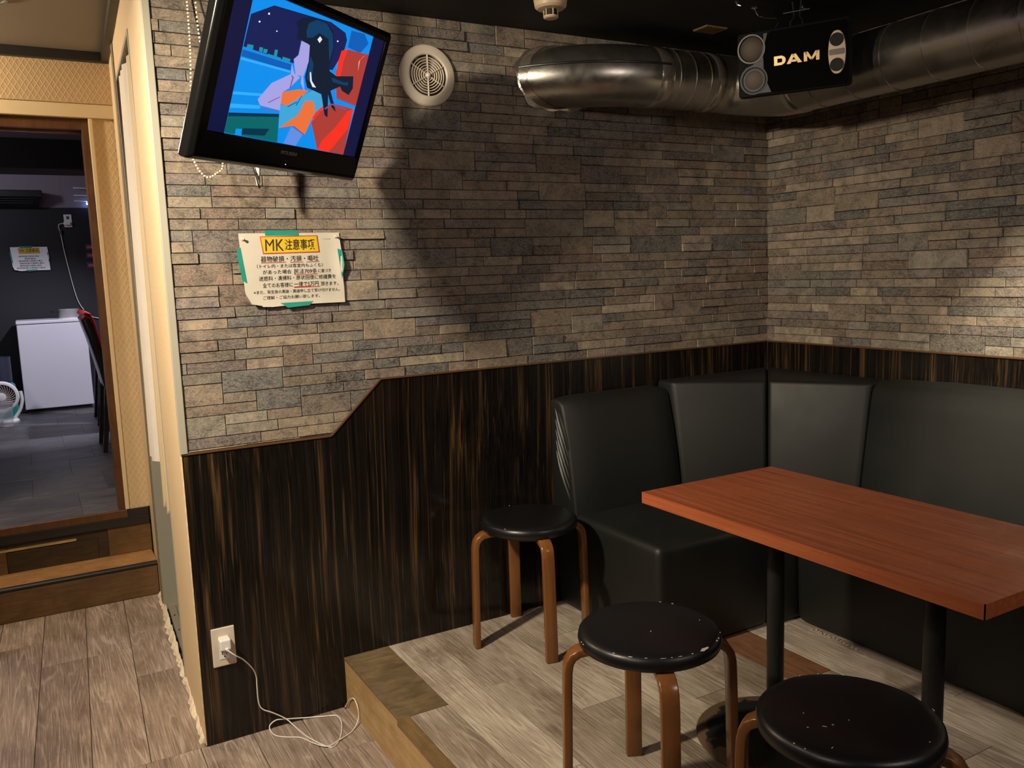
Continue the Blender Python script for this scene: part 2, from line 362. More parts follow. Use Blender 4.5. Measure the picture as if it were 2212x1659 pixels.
# ---------------------------------------------------------------- setting: shell
ZC = 2.026          # black ceiling
ZL = -0.167         # lower floor
ZU = 0.195          # floor of the back room
def sk(y): return -2.342 + 0.044 * y      # plan line of the partition beside the corridor
def clip(poly, a, b, c):
    """keep a*x+b*z>=c"""
    out = []
    for i in range(len(poly)):
        p, q = poly[i], poly[(i + 1) % len(poly)]
        dp, dq = a * p[0] + b * p[1] - c, a * q[0] + b * q[1] - c
        if dp >= 0: out.append(p)
        if dp * dq < 0:
            t = dp / (dp - dq); out.append((p[0] + t * (q[0] - p[0]), p[1] + t * (q[1] - p[1])))
    return out
def area(p): return abs(sum(p[i][0] * p[(i + 1) % len(p)][1] - p[(i + 1) % len(p)][0] * p[i][1] for i in range(len(p)))) / 2
PAL = [((.235, .185, .145), 7), ((.27, .215, .165), 6), ((.195, .158, .135), 5), ((.155, .143, .133), 4), ((.115, .115, .118), 3), ((.30, .25, .19), 4), ((.19, .135, .11), 4), ((.24, .215, .18), 3), ((.16, .13, .13), 4)]
PALW = [c for c, k in PAL for _ in range(k)]
def lay_stones(x0, x1, z0, z1, seed):
    """courses of ledge stone in a u,z rectangle; some stones are two courses high"""
    rnd = random.Random(seed); h = 0.0314; rows = int(math.ceil((z1 - z0) / h)); taken = [[] for _ in range(rows + 2)]; out = []
    for r in range(rows):
        x = x0 - rnd.random() * .15
        while x < x1:
            blk = [t for t in taken[r] if t[0] <= x + 1e-6 < t[1] - 1e-6]
            if blk: x = blk[0][1]; continue
            nxt = min([t[0] for t in taken[r] if t[0] > x + 1e-6] + [1e9])
            L = rnd.choice([.09, .11, .13, .15, .165, .18, .20, .24]) * rnd.uniform(.9, 1.1)
            if nxt - x < L + .05: L = nxt - x if nxt - x < .26 else (nxt - x) / 2
            hh = 1
            if rnd.random() < .10 and r < rows - 1 and L > .09 and nxt > x + L - 1e-6: hh = 2; taken[r + 1].append((x, x + L))
            out.append((x, x + L, z0 + r * h, min(z1, z0 + (r + hh) * h))); x += L
    return out, rnd
def stone_mesh(mb, poly, depth, place):
    """a stone with a chamfered, slightly uneven front; place(u, out, z)"""
    tl, tb_ = random.choice(((1, 1), (.7, 1.15), (1.1, .8), (.9, 1)))
    n = len(poly); cx = sum(p[0] for p in poly) / n; cz = sum(p[1] for p in poly) / n
    sh = [(p[0] + (.0010 if p[0] < cx else -.0010), p[1] + (.0009 if p[1] < cz else -.0009)) for p in poly]
    fr = [(p[0] + (.0022 if p[0] < cx else -.0022), p[1] + (.0018 if p[1] < cz else -.0018)) for p in poly]
    return mb.loft([[place(p[0], 0.0, p[1]) for p in sh], [place(p[0], depth * .55, p[1]) for p in sh], [place(p[0], depth * (tl if p[1] > cz else tb_) * random.uniform(.85, 1.1), p[1]) for p in fr]], True)
def clad(wall, x0, x1, z0, z1, place, seed, clips=None, weight=lambda u, z: 1.0):
    st, rnd = lay_stones(x0, x1, z0, z1, seed); cand = []
    for a, b, c, d in st:
        poly = [(max(a, x0), c), (min(b, x1), c), (min(b, x1), d), (max(a, x0), d)]
        if poly[1][0] - poly[0][0] < .006: continue
        if clips: poly = clips(poly)
        if len(poly) < 3 or area(poly) < 1e-4: continue
        base = rnd.choice(PALW); k = rnd.uniform(.58, 1.02)
        cand.append((area(poly) * weight(poly[0][0], c), poly, tuple(x * k for x in base), rnd.uniform(.0014, .0045) if rnd.random() < .68 else rnd.uniform(.005, .0095)))
    cand.sort(key=lambda t: -t[0])
    for ar, poly, col, dep in cand[:300]:
        mb = MB(); stone_mesh(mb, poly, dep, place); mb.build('stone', M['stone'], wall, tint=col)
    if cand[300:]:
        mb = MB(); tn = []
        for ar, poly, col, dep in cand[300:]:
            k = len(mb.v); stone_mesh(mb, poly, dep, place); tn += [col] * (len(mb.v) - k)
        mb.build('stone_remainder', M['stone'], wall, tint=tn, kind='stuff')

# wall behind the television: backing, cladding, dark panels
PX = [(-2.342, .732), (-1.897, .732), (-1.724, .896), (0, .896)]
wb = struct(MB().box(-2.335, 0.12, 0.0, .12, ZL - .05, 2.26).build('wall_back', plain('cladding_joint', (.03, .024, .02), .9)))
def clip_back(poly):
    if min(p[1] for p in poly) > .8955: return poly
    poly = clip(poly, 0, 1, .734)
    # left of the slanting trim: from (-1.897,.732) to (-1.724,.896)
    if len(poly) > 2: poly = clip(poly, -.164, .173, -.164 * -1.897 + .173 * .732)
    return poly
def wback_w(u, z): return 1.0
clad(wb, -2.322, -0.001, .896 - .0314 * 6, ZC, lambda u, o, z: (u, -o, z), 11, clip_back)
# laminate panels of the dado (each sheet its own piece)
def dado_back(a, b):
    top = [p for p in PX if a < p[0] < b]
    def zt(x):
        for (xa, za), (xb, zb) in zip(PX, PX[1:]):
            if xa <= x <= xb: return za + (zb - za) * (x - xa) / (xb - xa)
    poly = [(a + .0008, ZL), (b - .0008, ZL), (b - .0008, zt(b) - .003)] + [(p[0], p[1] - .003) for p in reversed(top)] + [(a + .0008, zt(a) - .003)]
    return MB().prism(poly, -.006, .001, 'y').build('laminate_panel', M['laminate'], wb)
for a, b in ((-2.34, -1.44), (-1.44, -.55), (-.55, -.001)): dado_back(a, b)
t1 = MB()
for (xa, za), (xb, zb) in zip(PX, PX[1:]):
    d = Vector((xb - xa, 0, zb - za)).normalized(); nn = Vector((-d.z, 0, d.x)) * .0045
    A, B = Vector((xa, 0, za)), Vector((xb, 0, zb))
    t1.loft([[A - nn + Vector((0, -.010, 0)), A + nn * .4 + Vector((0, -.010, 0)), A + nn * .4, A - nn], [B - nn + Vector((0, -.010, 0)), B + nn * .4 + Vector((0, -.010, 0)), B + nn * .4, B - nn]])
struct(t1.build('trim_1', M['trim_wood'], bevel=.001))
struct(MB().box(-2.3435, -2.3225, -.010, .0, .728, 2.26).build('trim_2', M['edge_strip'], bevel=.002))

# right-hand wall behind the long bench
wr = struct(MB().box(0.0, .12, -4.5, 0.0, ZL - .05, 2.26).build('wall_right', bpy.data.materials['cladding_joint']))
clad(wr, 0.001, 2.6, .896, ZC, lambda u, o, z: (-o, -u, z), 23, None, lambda u, z: 1.0 if u < 1.35 else .0001)
for a, b in ((.001, .91), (.91, 1.82), (1.82, 2.6)):
    MB().box(-.006, .001, -b + .0008, -a - .0008, 0, .893).build('laminate_panel', M['laminate'], wr)
struct(MB().box(-.010, 0, -2.6, 0, .8915, .898).build('trim_3', M['trim_wood'], bevel=.001))
# enclosing walls out of view
struct(MB().box(-4.0, .12, -4.62, -4.5, ZL, 2.26).build('wall_front', M['wall_plain']))
struct(MB().box(-4.12, -4.0, -4.5, 1.65, ZL, 2.26).build('wall_left', M['wall_plain']))
# ceilings
struct(MB().box(-4.0, .12, -4.5, 0.0, ZC, ZC + .08).build('ceiling', M['black_paint']))
cc = struct(MB().box(-4.0, -2.2, .02, 1.8, 2.215, 2.30).build('ceiling_corridor', M['ceiling_grey']))
struct(MB().box(-4.0, -2.22, 1.60, 1.652, 2.175, 2.216).build('trim_4', M['black_trim'], bevel=.003))
mb = MB(); mb.loft([[(sk(.02) - .03, .02, 2.178), (sk(.02), .02, 2.178), (sk(.02), .02, 2.216), (sk(.02) - .03, .02, 2.216)], [(sk(1.62) - .03, 1.62, 2.178), (sk(1.62), 1.62, 2.178), (sk(1.62), 1.62, 2.216), (sk(1.62) - .03, 1.62, 2.216)]])
struct(mb.build('trim_5', M['black_trim'], bevel=.003))

# ---------------------------------------------------------------- floors
def plank_piece(name, mat, parent, x0, x1, y0, y1, z, skew=0.0, g=.0010, th=.006, jit=True):
    dz = random.uniform(-.0004, .0004) if jit else 0
    f = lambda x, y: x + skew * y
    b = [(f(x0 + g, y0 + g), y0 + g), (f(x1 - g, y0 + g), y0 + g), (f(x1 - g, y1 - g), y1 - g), (f(x0 + g, y1 - g), y1 - g)]
    e = .0009
    tp = [(b[0][0] + e, b[0][1] + e), (b[1][0] - e, b[1][1] + e), (b[2][0] - e, b[2][1] - e), (b[3][0] + e, b[3][1] - e)]
    mb = MB(); mb.loft([[(p[0], p[1], z - th) for p in b], [(p[0], p[1], z - e + dz) for p in b], [(p[0], p[1], z + dz) for p in tp]])
    return mb.build(name, mat, parent)
fl = struct(MB().box(-4.0, .12, -4.5, 1.66, ZL - .06, ZL - .004).build('floor', plain('floor_joint', (.035, .026, .02), .9)))
W = .1535
for i in range(-1, 10):                      # corridor planks, laid towards the doorway
    x1 = -2.342 - W * i + (.0 if i >= 0 else 0); x0 = x1 - W
    if i < 0: continue
    ys = [0.0, .90, 1.46] if i in (1, 2) else ([0.0, .62, 1.46] if i % 2 == 0 else [0.0, 1.15, 1.46])
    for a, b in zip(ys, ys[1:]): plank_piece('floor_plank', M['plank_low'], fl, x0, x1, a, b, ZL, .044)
for i in range(0, 14):                       # planks of the lower floor in front of the dado
    x1 = -1.897 - W * i; x0 = x1 - W
    off = (.37 * i) % .9
    ys = [0.0]; y = -.25 - off
    while y > -4.4: ys.append(y); y -= .92
    ys.append(-4.4)
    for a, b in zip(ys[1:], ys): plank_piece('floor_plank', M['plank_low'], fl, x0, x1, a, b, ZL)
# raised platform
pf = struct(MB().box(-1.893, 0.0, -4.45, 0.0, ZL - .004, -.005).build('floor_platform', plain('platform_joint', (.035, .026, .02), .9)))
MB().box(-1.9, -1.892, -4.45, -.0005, ZL, -.006).build('plywood_riser', M['ply_side'], pf, bevel=.001)
plank_piece('plywood_sheet', M['ply_top'], pf, -1.902, -1.747, -.466, 0, 0.0005, 0, .0005, .007, False)
mb = MB()
ns = 6; ww = (1.868 - 1.905) / -ns
prof = [(-1.906, -.016)]
for k in range(ns): prof += [(-1.905 + k * ww + .0008, .0012), (-1.905 + (k + 1) * ww - .0012, .0012), (-1.905 + (k + 1) * ww - .0002, -.0006)]
prof += [(-1.868, -.016)]
mb.loft([[(p[0], -.467, p[1]) for p in prof], [(p[0], -4.45, p[1]) for p in prof]]); mb.build('grooved_edging', M['ply_strip'], pf)
P0 = -1.747; PW = .151
brown = {(6, 1)}
for i in range(-1, 12):
    x0 = P0 + PW * i; x1 = min(x0 + PW, 0)
    if i < 0: x0 = -1.867
    if x1 <= x0: continue
    top = -.467 if i < 0 else 0.0
    offs = {0: .92, 1: .44, 2: .70, 3: .25, 4: .83, 5: .52, 6: .50, 7: .62, 8: .3, 9: .7, 10: .5, 11: .4}.get(i, .6)
    ys = [top]; y = -offs if i >= 0 else -1.1; k = 0
    while y > -4.4: ys.append(y); y -= .915
    ys.append(-4.45)
    if i == 6: ys.insert(2, -.92)
    for k, (a, b) in enumerate(zip(ys[1:], ys)):
        plank_piece('platform_plank', M['brown_plank'] if (i, k) in brown else M['plank'], pf, x0, x1, a, b, 0.0)

# ---------------------------------------------------------------- partition with the curtained opening
def slab(mb, y0, y1, z0, z1, t=.055):
    a0, a1 = sk(y0), sk(y1)
    return mb.loft([[(a0, y0, z0), (a1, y1, z0), (a1 + t, y1, z0), (a0 + t, y0, z0)], [(a0, y0, z1), (a1, y1, z1), (a1 + t, y1, z1), (a0 + t, y0, z1)]])
YN, YF, ZO = .50, 1.235, 2.03
mb = MB(); slab(mb, .0, YN, ZL, 2.26); slab(mb, YF, 1.652, ZL, 2.26); slab(mb, YN, YF, ZO, 2.26)
wp = struct(mb.build('wall_partition', M['wallpaper_side'], bevel=.002))
mb = MB()
for y0, y1, z0, z1 in ((YN - .004, YN + .012, ZL, ZO), (YF - .012, YF + .004, ZL, ZO), (YN, YF, ZO - .012, ZO + .004)):
    a0, a1 = sk(y0) - .003, sk(y1) - .003; tt = .064
    mb.loft([[(a0, y0, z0), (a1, y1, z0), (a1 + tt, y1, z0), (a0 + tt, y0, z0)], [(a0, y0, z1), (a1, y1, z1), (a1 + tt, y1, z1), (a0 + tt, y0, z1)]])
struct(mb.build('trim_6', M['edge_strip'], bevel=.0015))
# closet behind the opening
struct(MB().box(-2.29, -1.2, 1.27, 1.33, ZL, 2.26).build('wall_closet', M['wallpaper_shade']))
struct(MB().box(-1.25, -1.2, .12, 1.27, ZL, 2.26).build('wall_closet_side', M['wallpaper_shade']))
struct(MB().prism([(sk(.12) + .012, .12), (-1.2, .12), (-1.2, 1.33), (sk(1.33) + .012, 1.33)], ZL - .003, ZL + .006, 'z').build('floor_closet', M['grey_vinyl']))
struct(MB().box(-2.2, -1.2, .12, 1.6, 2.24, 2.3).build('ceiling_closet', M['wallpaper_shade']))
th = MB()
for s in (0,):
    a0, a1 = sk(YN), sk(YF)
    th.loft([[(a0 + .012, YN + .013, ZL), (a0 + .040, YN + .013, ZL), (a0 + .040, YN + .013, ZL + .013), (a0 + .012, YN + .013, ZL + .013)], [(a1 + .012, YF - .013, ZL), (a1 + .040, YF - .013, ZL), (a1 + .040, YF - .013, ZL + .013), (a1 + .012, YF - .013, ZL + .013)]])
tr = struct(th.build('trim_7', M['alu'], bevel=.001))
for k in range(4):
    y = YN + .1 + k * .17; MB().lathe([(.0035, 0), (.0035, .002), (.001, .0022)], 8, (sk(y) + .026, y, ZL + .013)).build('screw', M['slot_black'], tr)
# ragged filler along the foot of the partition
rn = random.Random(5); mb = MB(); rings = []
for k in range(64):
    y = .02 + k * 1.42 / 63; wd = rn.uniform(.006, .020) * (1.25 if .7 < y < 1.2 else .85); hh = rn.uniform(.006, .03) * (1.3 if .6 < y < 1.2 else .7)
    x = sk(y); rings.append([(x - wd, y, ZL), (x - wd * .6, y + rn.uniform(-.004, .004), ZL + hh * .6), (x - .002, y, ZL + hh), (x + .001, y, ZL + hh), (x + .001, y, ZL)])
mb.loft(rings); tag(mb.build('torn_filler_strip', M['caulk']), 'ragged whitish filler strip torn along the foot of the beige partition', 'filler')

# ---------------------------------------------------------------- doorway to the back room
XD = -2.372
mb = MB(); mb.box(XD, -1.3, 1.655, 1.76, ZU + .0, 2.26); mb.box(-4.0, -3.25, 1.652, 1.76, ZL, 2.26); mb.box(-3.25, XD, 1.652, 1.76, 1.945, 2.26)
wd = struct(mb.build('wall_doorway', M['wallpaper']))
struct(MB().box(-4.0, -2.267, 1.630, 1.653, 2.003, 2.20).build('wall_header', M['wallpaper_header'], bevel=.002))
mb = MB(); mb.box(-4.0, -2.267, 1.636, 1.653, 1.944, 2.0025); mb.box(XD - .001, XD + .016, 1.640, 1.653, ZU + .002, 1.944)
struct(mb.build('trim_8', M['casing'], bevel=.003))
d1 = struct(MB().box(XD - .028, XD - .0005, 1.668, 1.745, ZU, 1.9445).build('door_1', M['frame_brown'], bevel=.002))
MB().box(-3.25, XD - .028, 1.668, 1.745, 1.898, 1.9445).build('door_head', M['frame_brown'], d1, bevel=.002)
MB().box(-3.25, XD - .030, 1.715, 1.745, 1.889, 1.8985).build('door_stop', M['frame_brown'], d1, bevel=.002)
MB().box(-3.25, -3.222, 1.668, 1.745, ZU, 1.9445).build('door_jamb', M['frame_brown'], d1, bevel=.002)
# step and risers
st = thing('wooden_step', 'brown wooden step with black rubber nosing below the doorway', 'step', (-2.85, 1.56, ZL))
MB().box(-3.6, -2.281, 1.462, 1.476, ZL, -.036).build('riser_board', M['riser'], st, bevel=.001)
MB().box(-3.6, -2.277, 1.478, 1.676, -.036, -.018).build('tread_board', M['tread'], st, bevel=.001)
mb = MB(); mb.tube([(-3.6, 1.468, -.026), (-2.279, 1.468, -.026)], .0105, 14); mb.box(-3.6, -2.279, 1.466, 1.480, -.0365, -.0165); mb.build('nosing', M['plastic_black'], st, smooth=True)
wrz = struct(MB().box(-3.6, -2.27, 1.678, 1.76, ZL, ZU - .075).build('wall_riser', M['riser_dark']))
MB().box(-2.455, -2.272, 1.671, 1.679, -.018, .118).build('veneer_patch', M['riser_brown'], wrz, bevel=.002)
MB().box(-3.0, -2.862, 1.668, 1.679, -.018, .098).build('veneer_patch', M['riser_brown'], wrz, bevel=.001)
MB().box(-2.861, -2.50, 1.672, 1.679, -.018, .075).build('veneer_patch', M['riser_dark'], wrz, bevel=.001)
MB().box(-3.6, -2.585, 1.664, 1.679, .082, .092).build('pale_batten', M['batten'], wrz, bevel=.001)
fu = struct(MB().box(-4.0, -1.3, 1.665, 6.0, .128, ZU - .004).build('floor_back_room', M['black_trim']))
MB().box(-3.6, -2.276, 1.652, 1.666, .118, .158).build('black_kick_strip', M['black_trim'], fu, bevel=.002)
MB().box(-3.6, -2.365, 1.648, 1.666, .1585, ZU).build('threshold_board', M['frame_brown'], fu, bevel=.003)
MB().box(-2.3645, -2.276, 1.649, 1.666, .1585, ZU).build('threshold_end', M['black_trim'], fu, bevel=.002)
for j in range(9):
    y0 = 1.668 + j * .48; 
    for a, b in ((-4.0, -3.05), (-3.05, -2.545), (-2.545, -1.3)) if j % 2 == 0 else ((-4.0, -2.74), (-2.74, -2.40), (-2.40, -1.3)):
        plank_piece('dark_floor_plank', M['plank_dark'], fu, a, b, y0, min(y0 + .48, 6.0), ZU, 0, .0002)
# back room shell
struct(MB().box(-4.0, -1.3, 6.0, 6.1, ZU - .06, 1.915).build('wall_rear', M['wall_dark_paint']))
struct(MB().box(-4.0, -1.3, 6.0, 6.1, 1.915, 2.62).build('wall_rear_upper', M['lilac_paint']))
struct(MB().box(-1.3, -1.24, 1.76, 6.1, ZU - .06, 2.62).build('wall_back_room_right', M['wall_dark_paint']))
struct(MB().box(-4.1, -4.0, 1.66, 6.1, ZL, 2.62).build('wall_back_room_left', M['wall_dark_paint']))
struct(MB().box(-4.0, -1.3, 1.76, 3.02, 2.052, 2.10).build('ceiling_back_room', M['lilac_paint']))
struct(MB().box(-4.0, -1.3, 3.0, 3.32, 1.888, 2.62).build('trim_9', M['black_paint'], bevel=.004))
struct(MB().box(-4.0, -1.3, 3.3, 6.1, 2.56, 2.64).build('ceiling_back_room_far', M['lilac_paint']))

# ---------------------------------------------------------------- bench sofa
def bench(name, label):
    return thing(name, label, 'bench sofa', {'l': (-.85, -.3, 0), 'c': (-.25, -.3, 0), 'r': (-.25, -1.5, 0)}[name[-1]] if False else (0, 0, 0), 'black booth benches')
GRP = 'black booth bench units'
def backrest(mb, a, b, prof, axis):
    """padded back: cross-section (out, z) swept between a and b, puffing a little between the ends"""
    n = 8; rings = []
    for k in range(n + 1):
        u = k / n; e = min(u, 1 - u) * abs(b - a); puff = .010 * min(1, e / .06)
        edge = -.012 * max(0, 1 - e / .02)
        ring = []
        for i, (o, z) in enumerate(prof):
            front = o > .03
            oo = o + ((puff * math.sin(PI * max(0, min(1, (z - .36) / .42))) + edge) if front else 0)
            zz = z + (edge * .8 if z > .7 else 0)
            t = a + (b - a) * u
            ring.append((t, -oo, zz) if axis == 'x' else (-oo, t, zz))
        rings.append(ring)
    return mb.loft(rings)
def roundbox(mb, x0, x1, y0, y1, z0, z1): return mb.box(x0, x1, y0, y1, z0, z1)
LP = [(.008, .30), (.165, .30), (.168, .37), (.150, .50), (.128, .62), (.108, .71), (.096, .752), (.078, .768), (.05, .772), (.008, .77)]
b1 = thing('bench_unit', 'short black leatherette bench along the television wall, left of the corner', 'bench', (-.84, -.3, 0), GRP)
backrest(MB(), -1.088, -.604, LP, 'x').build('backrest', M['leather'], b1, smooth=True, bevel=.009, seg=3, angle=40)
mb = MB(); rn = random.Random(3)                                     # gathered cover on the end of the back
for k in range(7):
    z = .46 + k * .038; pts = [(-1.084, -.035, z + .13), (-1.0885, -.065, z + .07), (-1.0885, -.095, z + .01), (-1.084, -.115 - .002 * (7 - k), z - .06)]
    pts = [p for p in pts if p[2] < .75]
    if len(pts) > 2: mb.tube(smooth_path(pts, 5), [.002 + .0065 * math.sin(PI * i / (5 * (len(pts) - 1))) for i in range(5 * (len(pts) - 1) + 1)], 8)
mb.build('cover_folds', M['leather_fold'], b1, smooth=True)
def seat_block(x0, x1, y0, y1, zt=.368, cham=0.0):
    mb = MB(); mb.loft([[(x0 + .012, y0 + .012, 0.003), (x1, y0 + .012, 0.003), (x1, y1, 0.003), (x0 + .012, y1, 0.003)],
        [(x0, y0, zt - .05), (x1, y0, zt - .05), (x1, y1, zt - .05), (x0, y1, zt - .05)], [(x0, y0, zt), (x1, y0, zt), (x1, y1, zt), (x0, y1, zt)]]); return mb
seat_block(-1.088, -.604, -.605, -.008).build('seat', M['leather'], b1, smooth=True, bevel=.026, seg=4, angle=40)
b2 = thing('bench_unit', 'black leatherette bench unit filling the corner with a two-part slanted back', 'bench', (-.3, -.3, 0), GRP)
def hexa(top, bot, zb, zt):
    mb = MB(); mid = [((t[0] * .5 + b[0] * .5) , (t[1] * .5 + b[1] * .5)) for t, b in zip(top, bot)]
    return mb.loft([[(p[0], p[1], zb) for p in bot], [(p[0], p[1], (zb + zt) / 2) for p in mid], [(p[0], p[1], zt) for p in top]])
e = .008
hexa([(-.600, -e), (-.600, -.100), (-.328, -.312), (-e, -e)], [(-.600, -e), (-.600, -.172), (-.378, -.362), (-e, -e)], .30, .787).build('back_panel', M['leather'], b2, smooth=True, bevel=.016, seg=4, angle=25)
hexa([(-e, -e), (-.325, -.315), (-.135, -.612), (-e, -.612)], [(-e, -e), (-.375, -.365), (-.205, -.612), (-e, -.612)], .30, .787).build('back_panel', M['leather'], b2, smooth=True, bevel=.016, seg=4, angle=25)
mb = MB(); zt = .366
pl = [(-.600, -.008), (-.600, -.605), (-.49, -.612), (-.008, -.612), (-.008, -.008)]
mb.prism(pl, .003, zt, 'z'); mb.build('seat', M['leather'], b2, smooth=True, bevel=.02, seg=3, angle=40)
b3 = thing('bench_unit', 'long black leatherette bench along the right wall behind the table', 'bench', (-.25, -1.5, 0), GRP)
RP = [(.008, .30), (.205, .30), (.208, .37), (.190, .50), (.172, .62), (.158, .72), (.146, .775), (.126, .797), (.09, .803), (.008, .80)]
backrest(MB(), -.616, -2.55, RP, 'y').build('backrest', M['leather'], b3, smooth=True, bevel=.010, seg=3, angle=40)
seat_block(-.515, -.008, -2.55, -.616).build('seat', M['leather'], b3, smooth=True, bevel=.026, seg=4, angle=40)
# a scrap of debris at the foot of the bench
rn = random.Random(9); mb = MB()
for k in range(16):
    y = -.70 - .012 * k + rn.uniform(-.004, .004); x = -.512 + rn.uniform(-.012, .004)
    mb.box(x, x + rn.uniform(.004, .014), y, y + rn.uniform(.003, .01), 0.001, rn.uniform(.003, .008))
tag(mb.build('swept_crumbs', plain('crumbs', (.4, .35, .24), .8, 0, .3, 200)), 'pale crumbs and lint gathered at the foot of the long bench', 'debris'); bpy.data.objects['swept_crumbs']['kind'] = 'stuff'

# ---------------------------------------------------------------- table
TC = (-1.11, -1.312)
tb = thing('dining_table', 'rectangular reddish-brown laminate table on two black poles', 'table', (TC[0], TC[1], 0))
tp = MB().box(-1.344, -.878, -1.770, -.854, .6115, .640).build('table_top', M['rosewood'], tb, bevel=.0016, seg=2)
mb = MB()
for x0, x1, y0, y1 in ((-1.3452, -1.3432, -1.7712, -.8528), (-.8788, -.8768, -1.7712, -.8528), (-1.3452, -.8768, -.8548, -.8528), (-1.3452, -.8768, -1.7712, -1.7692)):
    mb.box(x0, x1, y0, y1, .6112, .6394)
mb.build('edge_banding', M['rosewood_edge'], tp)
for y in (-1.092, -1.526):
    MB().tube([(TC[0], y, .016), (TC[0], y, .608)], .0215, 24).build('pole', M['dark_metal'], tb, smooth=True)
    MB().lathe([(.07, .6115), (.07, .6065), (.05, .604), (.028, .600), (.0225, .585)], 24, (TC[0], y, 0)).build('top_flange', M['dark_metal'], tb, smooth=True)
    o = MB().lathe([(.198, .0005), (.200, .004), (.199, .008), (.19, .012), (.10, .0175), (.035, .022), (.03, .045), (.0225, .047)], 56).build('base_disc', M['worn_disc'], None, smooth=True)
    o.parent = tb; o.location = (0, y - TC[1], 0)

# ---------------------------------------------------------------- stools
def make_stool():
    s = bpy.data.objects.new('round_stool', None); COL.objects.link(s)
    prof = [(.004, .386), (.150, .386), (.1575, .391), (.1595, .402), (.1570, .414), (.150, .4205), (.135, .423), (.07, .4235), (.002, .4235)]
    seat = MB().lathe(prof, 64).build('seat', M['stool_seat'], s, smooth=True, angle=50)
    MB().lathe([(.118, .3855), (.118, .372), (.10, .3715), (.10, .3855)], 40, cap=False).build('seat_ring', M['bentwood'], s, smooth=True)
    path = [(.055, .3795), (.10, .3795), (.14, .379), (.160, .3755), (.174, .3665), (.182, .353), (.1855, .335), (.187, .30), (.190, .15), (.193, .0005)]
    for k in range(4):
        a = k * PI / 2; ca, sa = math.cos(a), math.sin(a); rings = []
        pv = [Vector((p[0], 0, p[1])) for p in path]
        for i, p in enumerate(pv):
            t = (pv[min(i + 1, len(pv) - 1)] - pv[max(i - 1, 0)]).normalized(); nrm = Vector((-t.z, 0, t.x))
            w = .0195; h = .0095
            ring = [p + nrm * h + Vector((0, w, 0)), p + nrm * h - Vector((0, w, 0)), p - nrm * h - Vector((0, w, 0)), p - nrm * h + Vector((0, w, 0))]
            rings.append([(q.x * ca - q.y * sa, q.x * sa + q.y * ca, q.z) for q in ring])
        MB().loft(rings).build('leg', M['bentwood'], s, smooth=True, bevel=.003, seg=2, angle=50)
    return s
stool = make_stool()
spots = [((-1.317, -.222), -13, 'black round stool beside the wall, nearest the short bench', 1), ((-1.549, -1.132), 64, 'black round stool with a torn scuffed rim, in front of the table corner', 2), ((-1.492, -1.620), 33, 'black round stool with white flecks, nearest the camera under the table edge', 3)]
def flakes(parent, spec, seed):
    rn = random.Random(seed); mb = MB()
    for ang, rad, L, wdt in spec:
        ang = R(ang); pts = []
        z = .4242 if rad < .146 else (.4195 if rad < .156 else .408); c = Vector((rad * math.cos(ang), rad * math.sin(ang), z))
        tdir = Vector((-math.sin(ang), math.cos(ang), 0)) if rad > .14 else Vector((math.cos(rn.random() * 6), math.sin(rn.random() * 6), 0))
        rd = Vector((math.cos(ang), math.sin(ang), -.9 if rad > .14 else 0)).normalized()
        n = 7
        lo = []; hi = []
        for i in range(n):
            u = i / (n - 1) - .5; k = (1 - (2 * u) ** 2) * wdt * rn.uniform(.4, 1.3)
            lo.append(c + tdir * L * u - rd * k * .5); hi.append(c + tdir * L * u + rd * k * .5)
        up = Vector((math.cos(ang) * (.6 if rad > .14 else 0), math.sin(ang) * (.6 if rad > .14 else 0), .8)).normalized() * .0008
        mb.loft([[p for p in lo] + [p for p in reversed(hi)], [p + up for p in lo] + [p + up for p in reversed(hi)]])
    mb.build('worn_flecks', M['scuff'], parent, kind='stuff')
for i, ((x, y), ang, lab, sd) in enumerate(spots):
    o = stool if i == 0 else copy_tree(stool)
    o.location = (x, y, 0); o.rotation_euler = (0, 0, R(ang)); tag(o, lab, 'stool', 'round black stools')
    if i == 0: first = o
    ST = globals().setdefault('STOOLS', []); ST.append(o)
def flock(o, rotdeg, items, seed): flakes(o, [(a - rotdeg, r, l, w) for a, r, l, w in items], seed)
flock(STOOLS[1], 64, [(-80, .153, .030, .010), (-74, .156, .016, .006), (-60, .155, .008, .003), (-55, .155, .005, .003), (-44, .155, .005, .002), (-93, .153, .006, .0015), (-104, .153, .011, .0012), (-111, .153, .004, .0014), (-118, .154, .014, .001), (-131, .153, .006, .0016), (-143, .154, .010, .0022), (-157, .153, .006, .0014), (168, .157, .009, .004), (164, .158, .004, .003), (30, .154, .005, .002), (41, .154, .004, .002), (-120, .03, .010, .002), (-20, .12, .005, .0012)], 4)
flock(STOOLS[2], 33, [(178, .10, .0035, .0022), (-172, .075, .008, .001), (-166, .06, .004, .0012), (-152, .132, .005, .0032), (150, .08, .0025, .0015), (-140, .03, .004, .001), (-167, .153, .003, .002), (-175, .152, .004, .002), (-78, .14, .003, .0018), (60, .153, .004, .0012), (74, .153, .004, .0012), (-28, .153, .008, .002)], 6)
flock(STOOLS[0], -13, [(85, .153, .004, .002), (-150, .153, .004, .002)], 8)

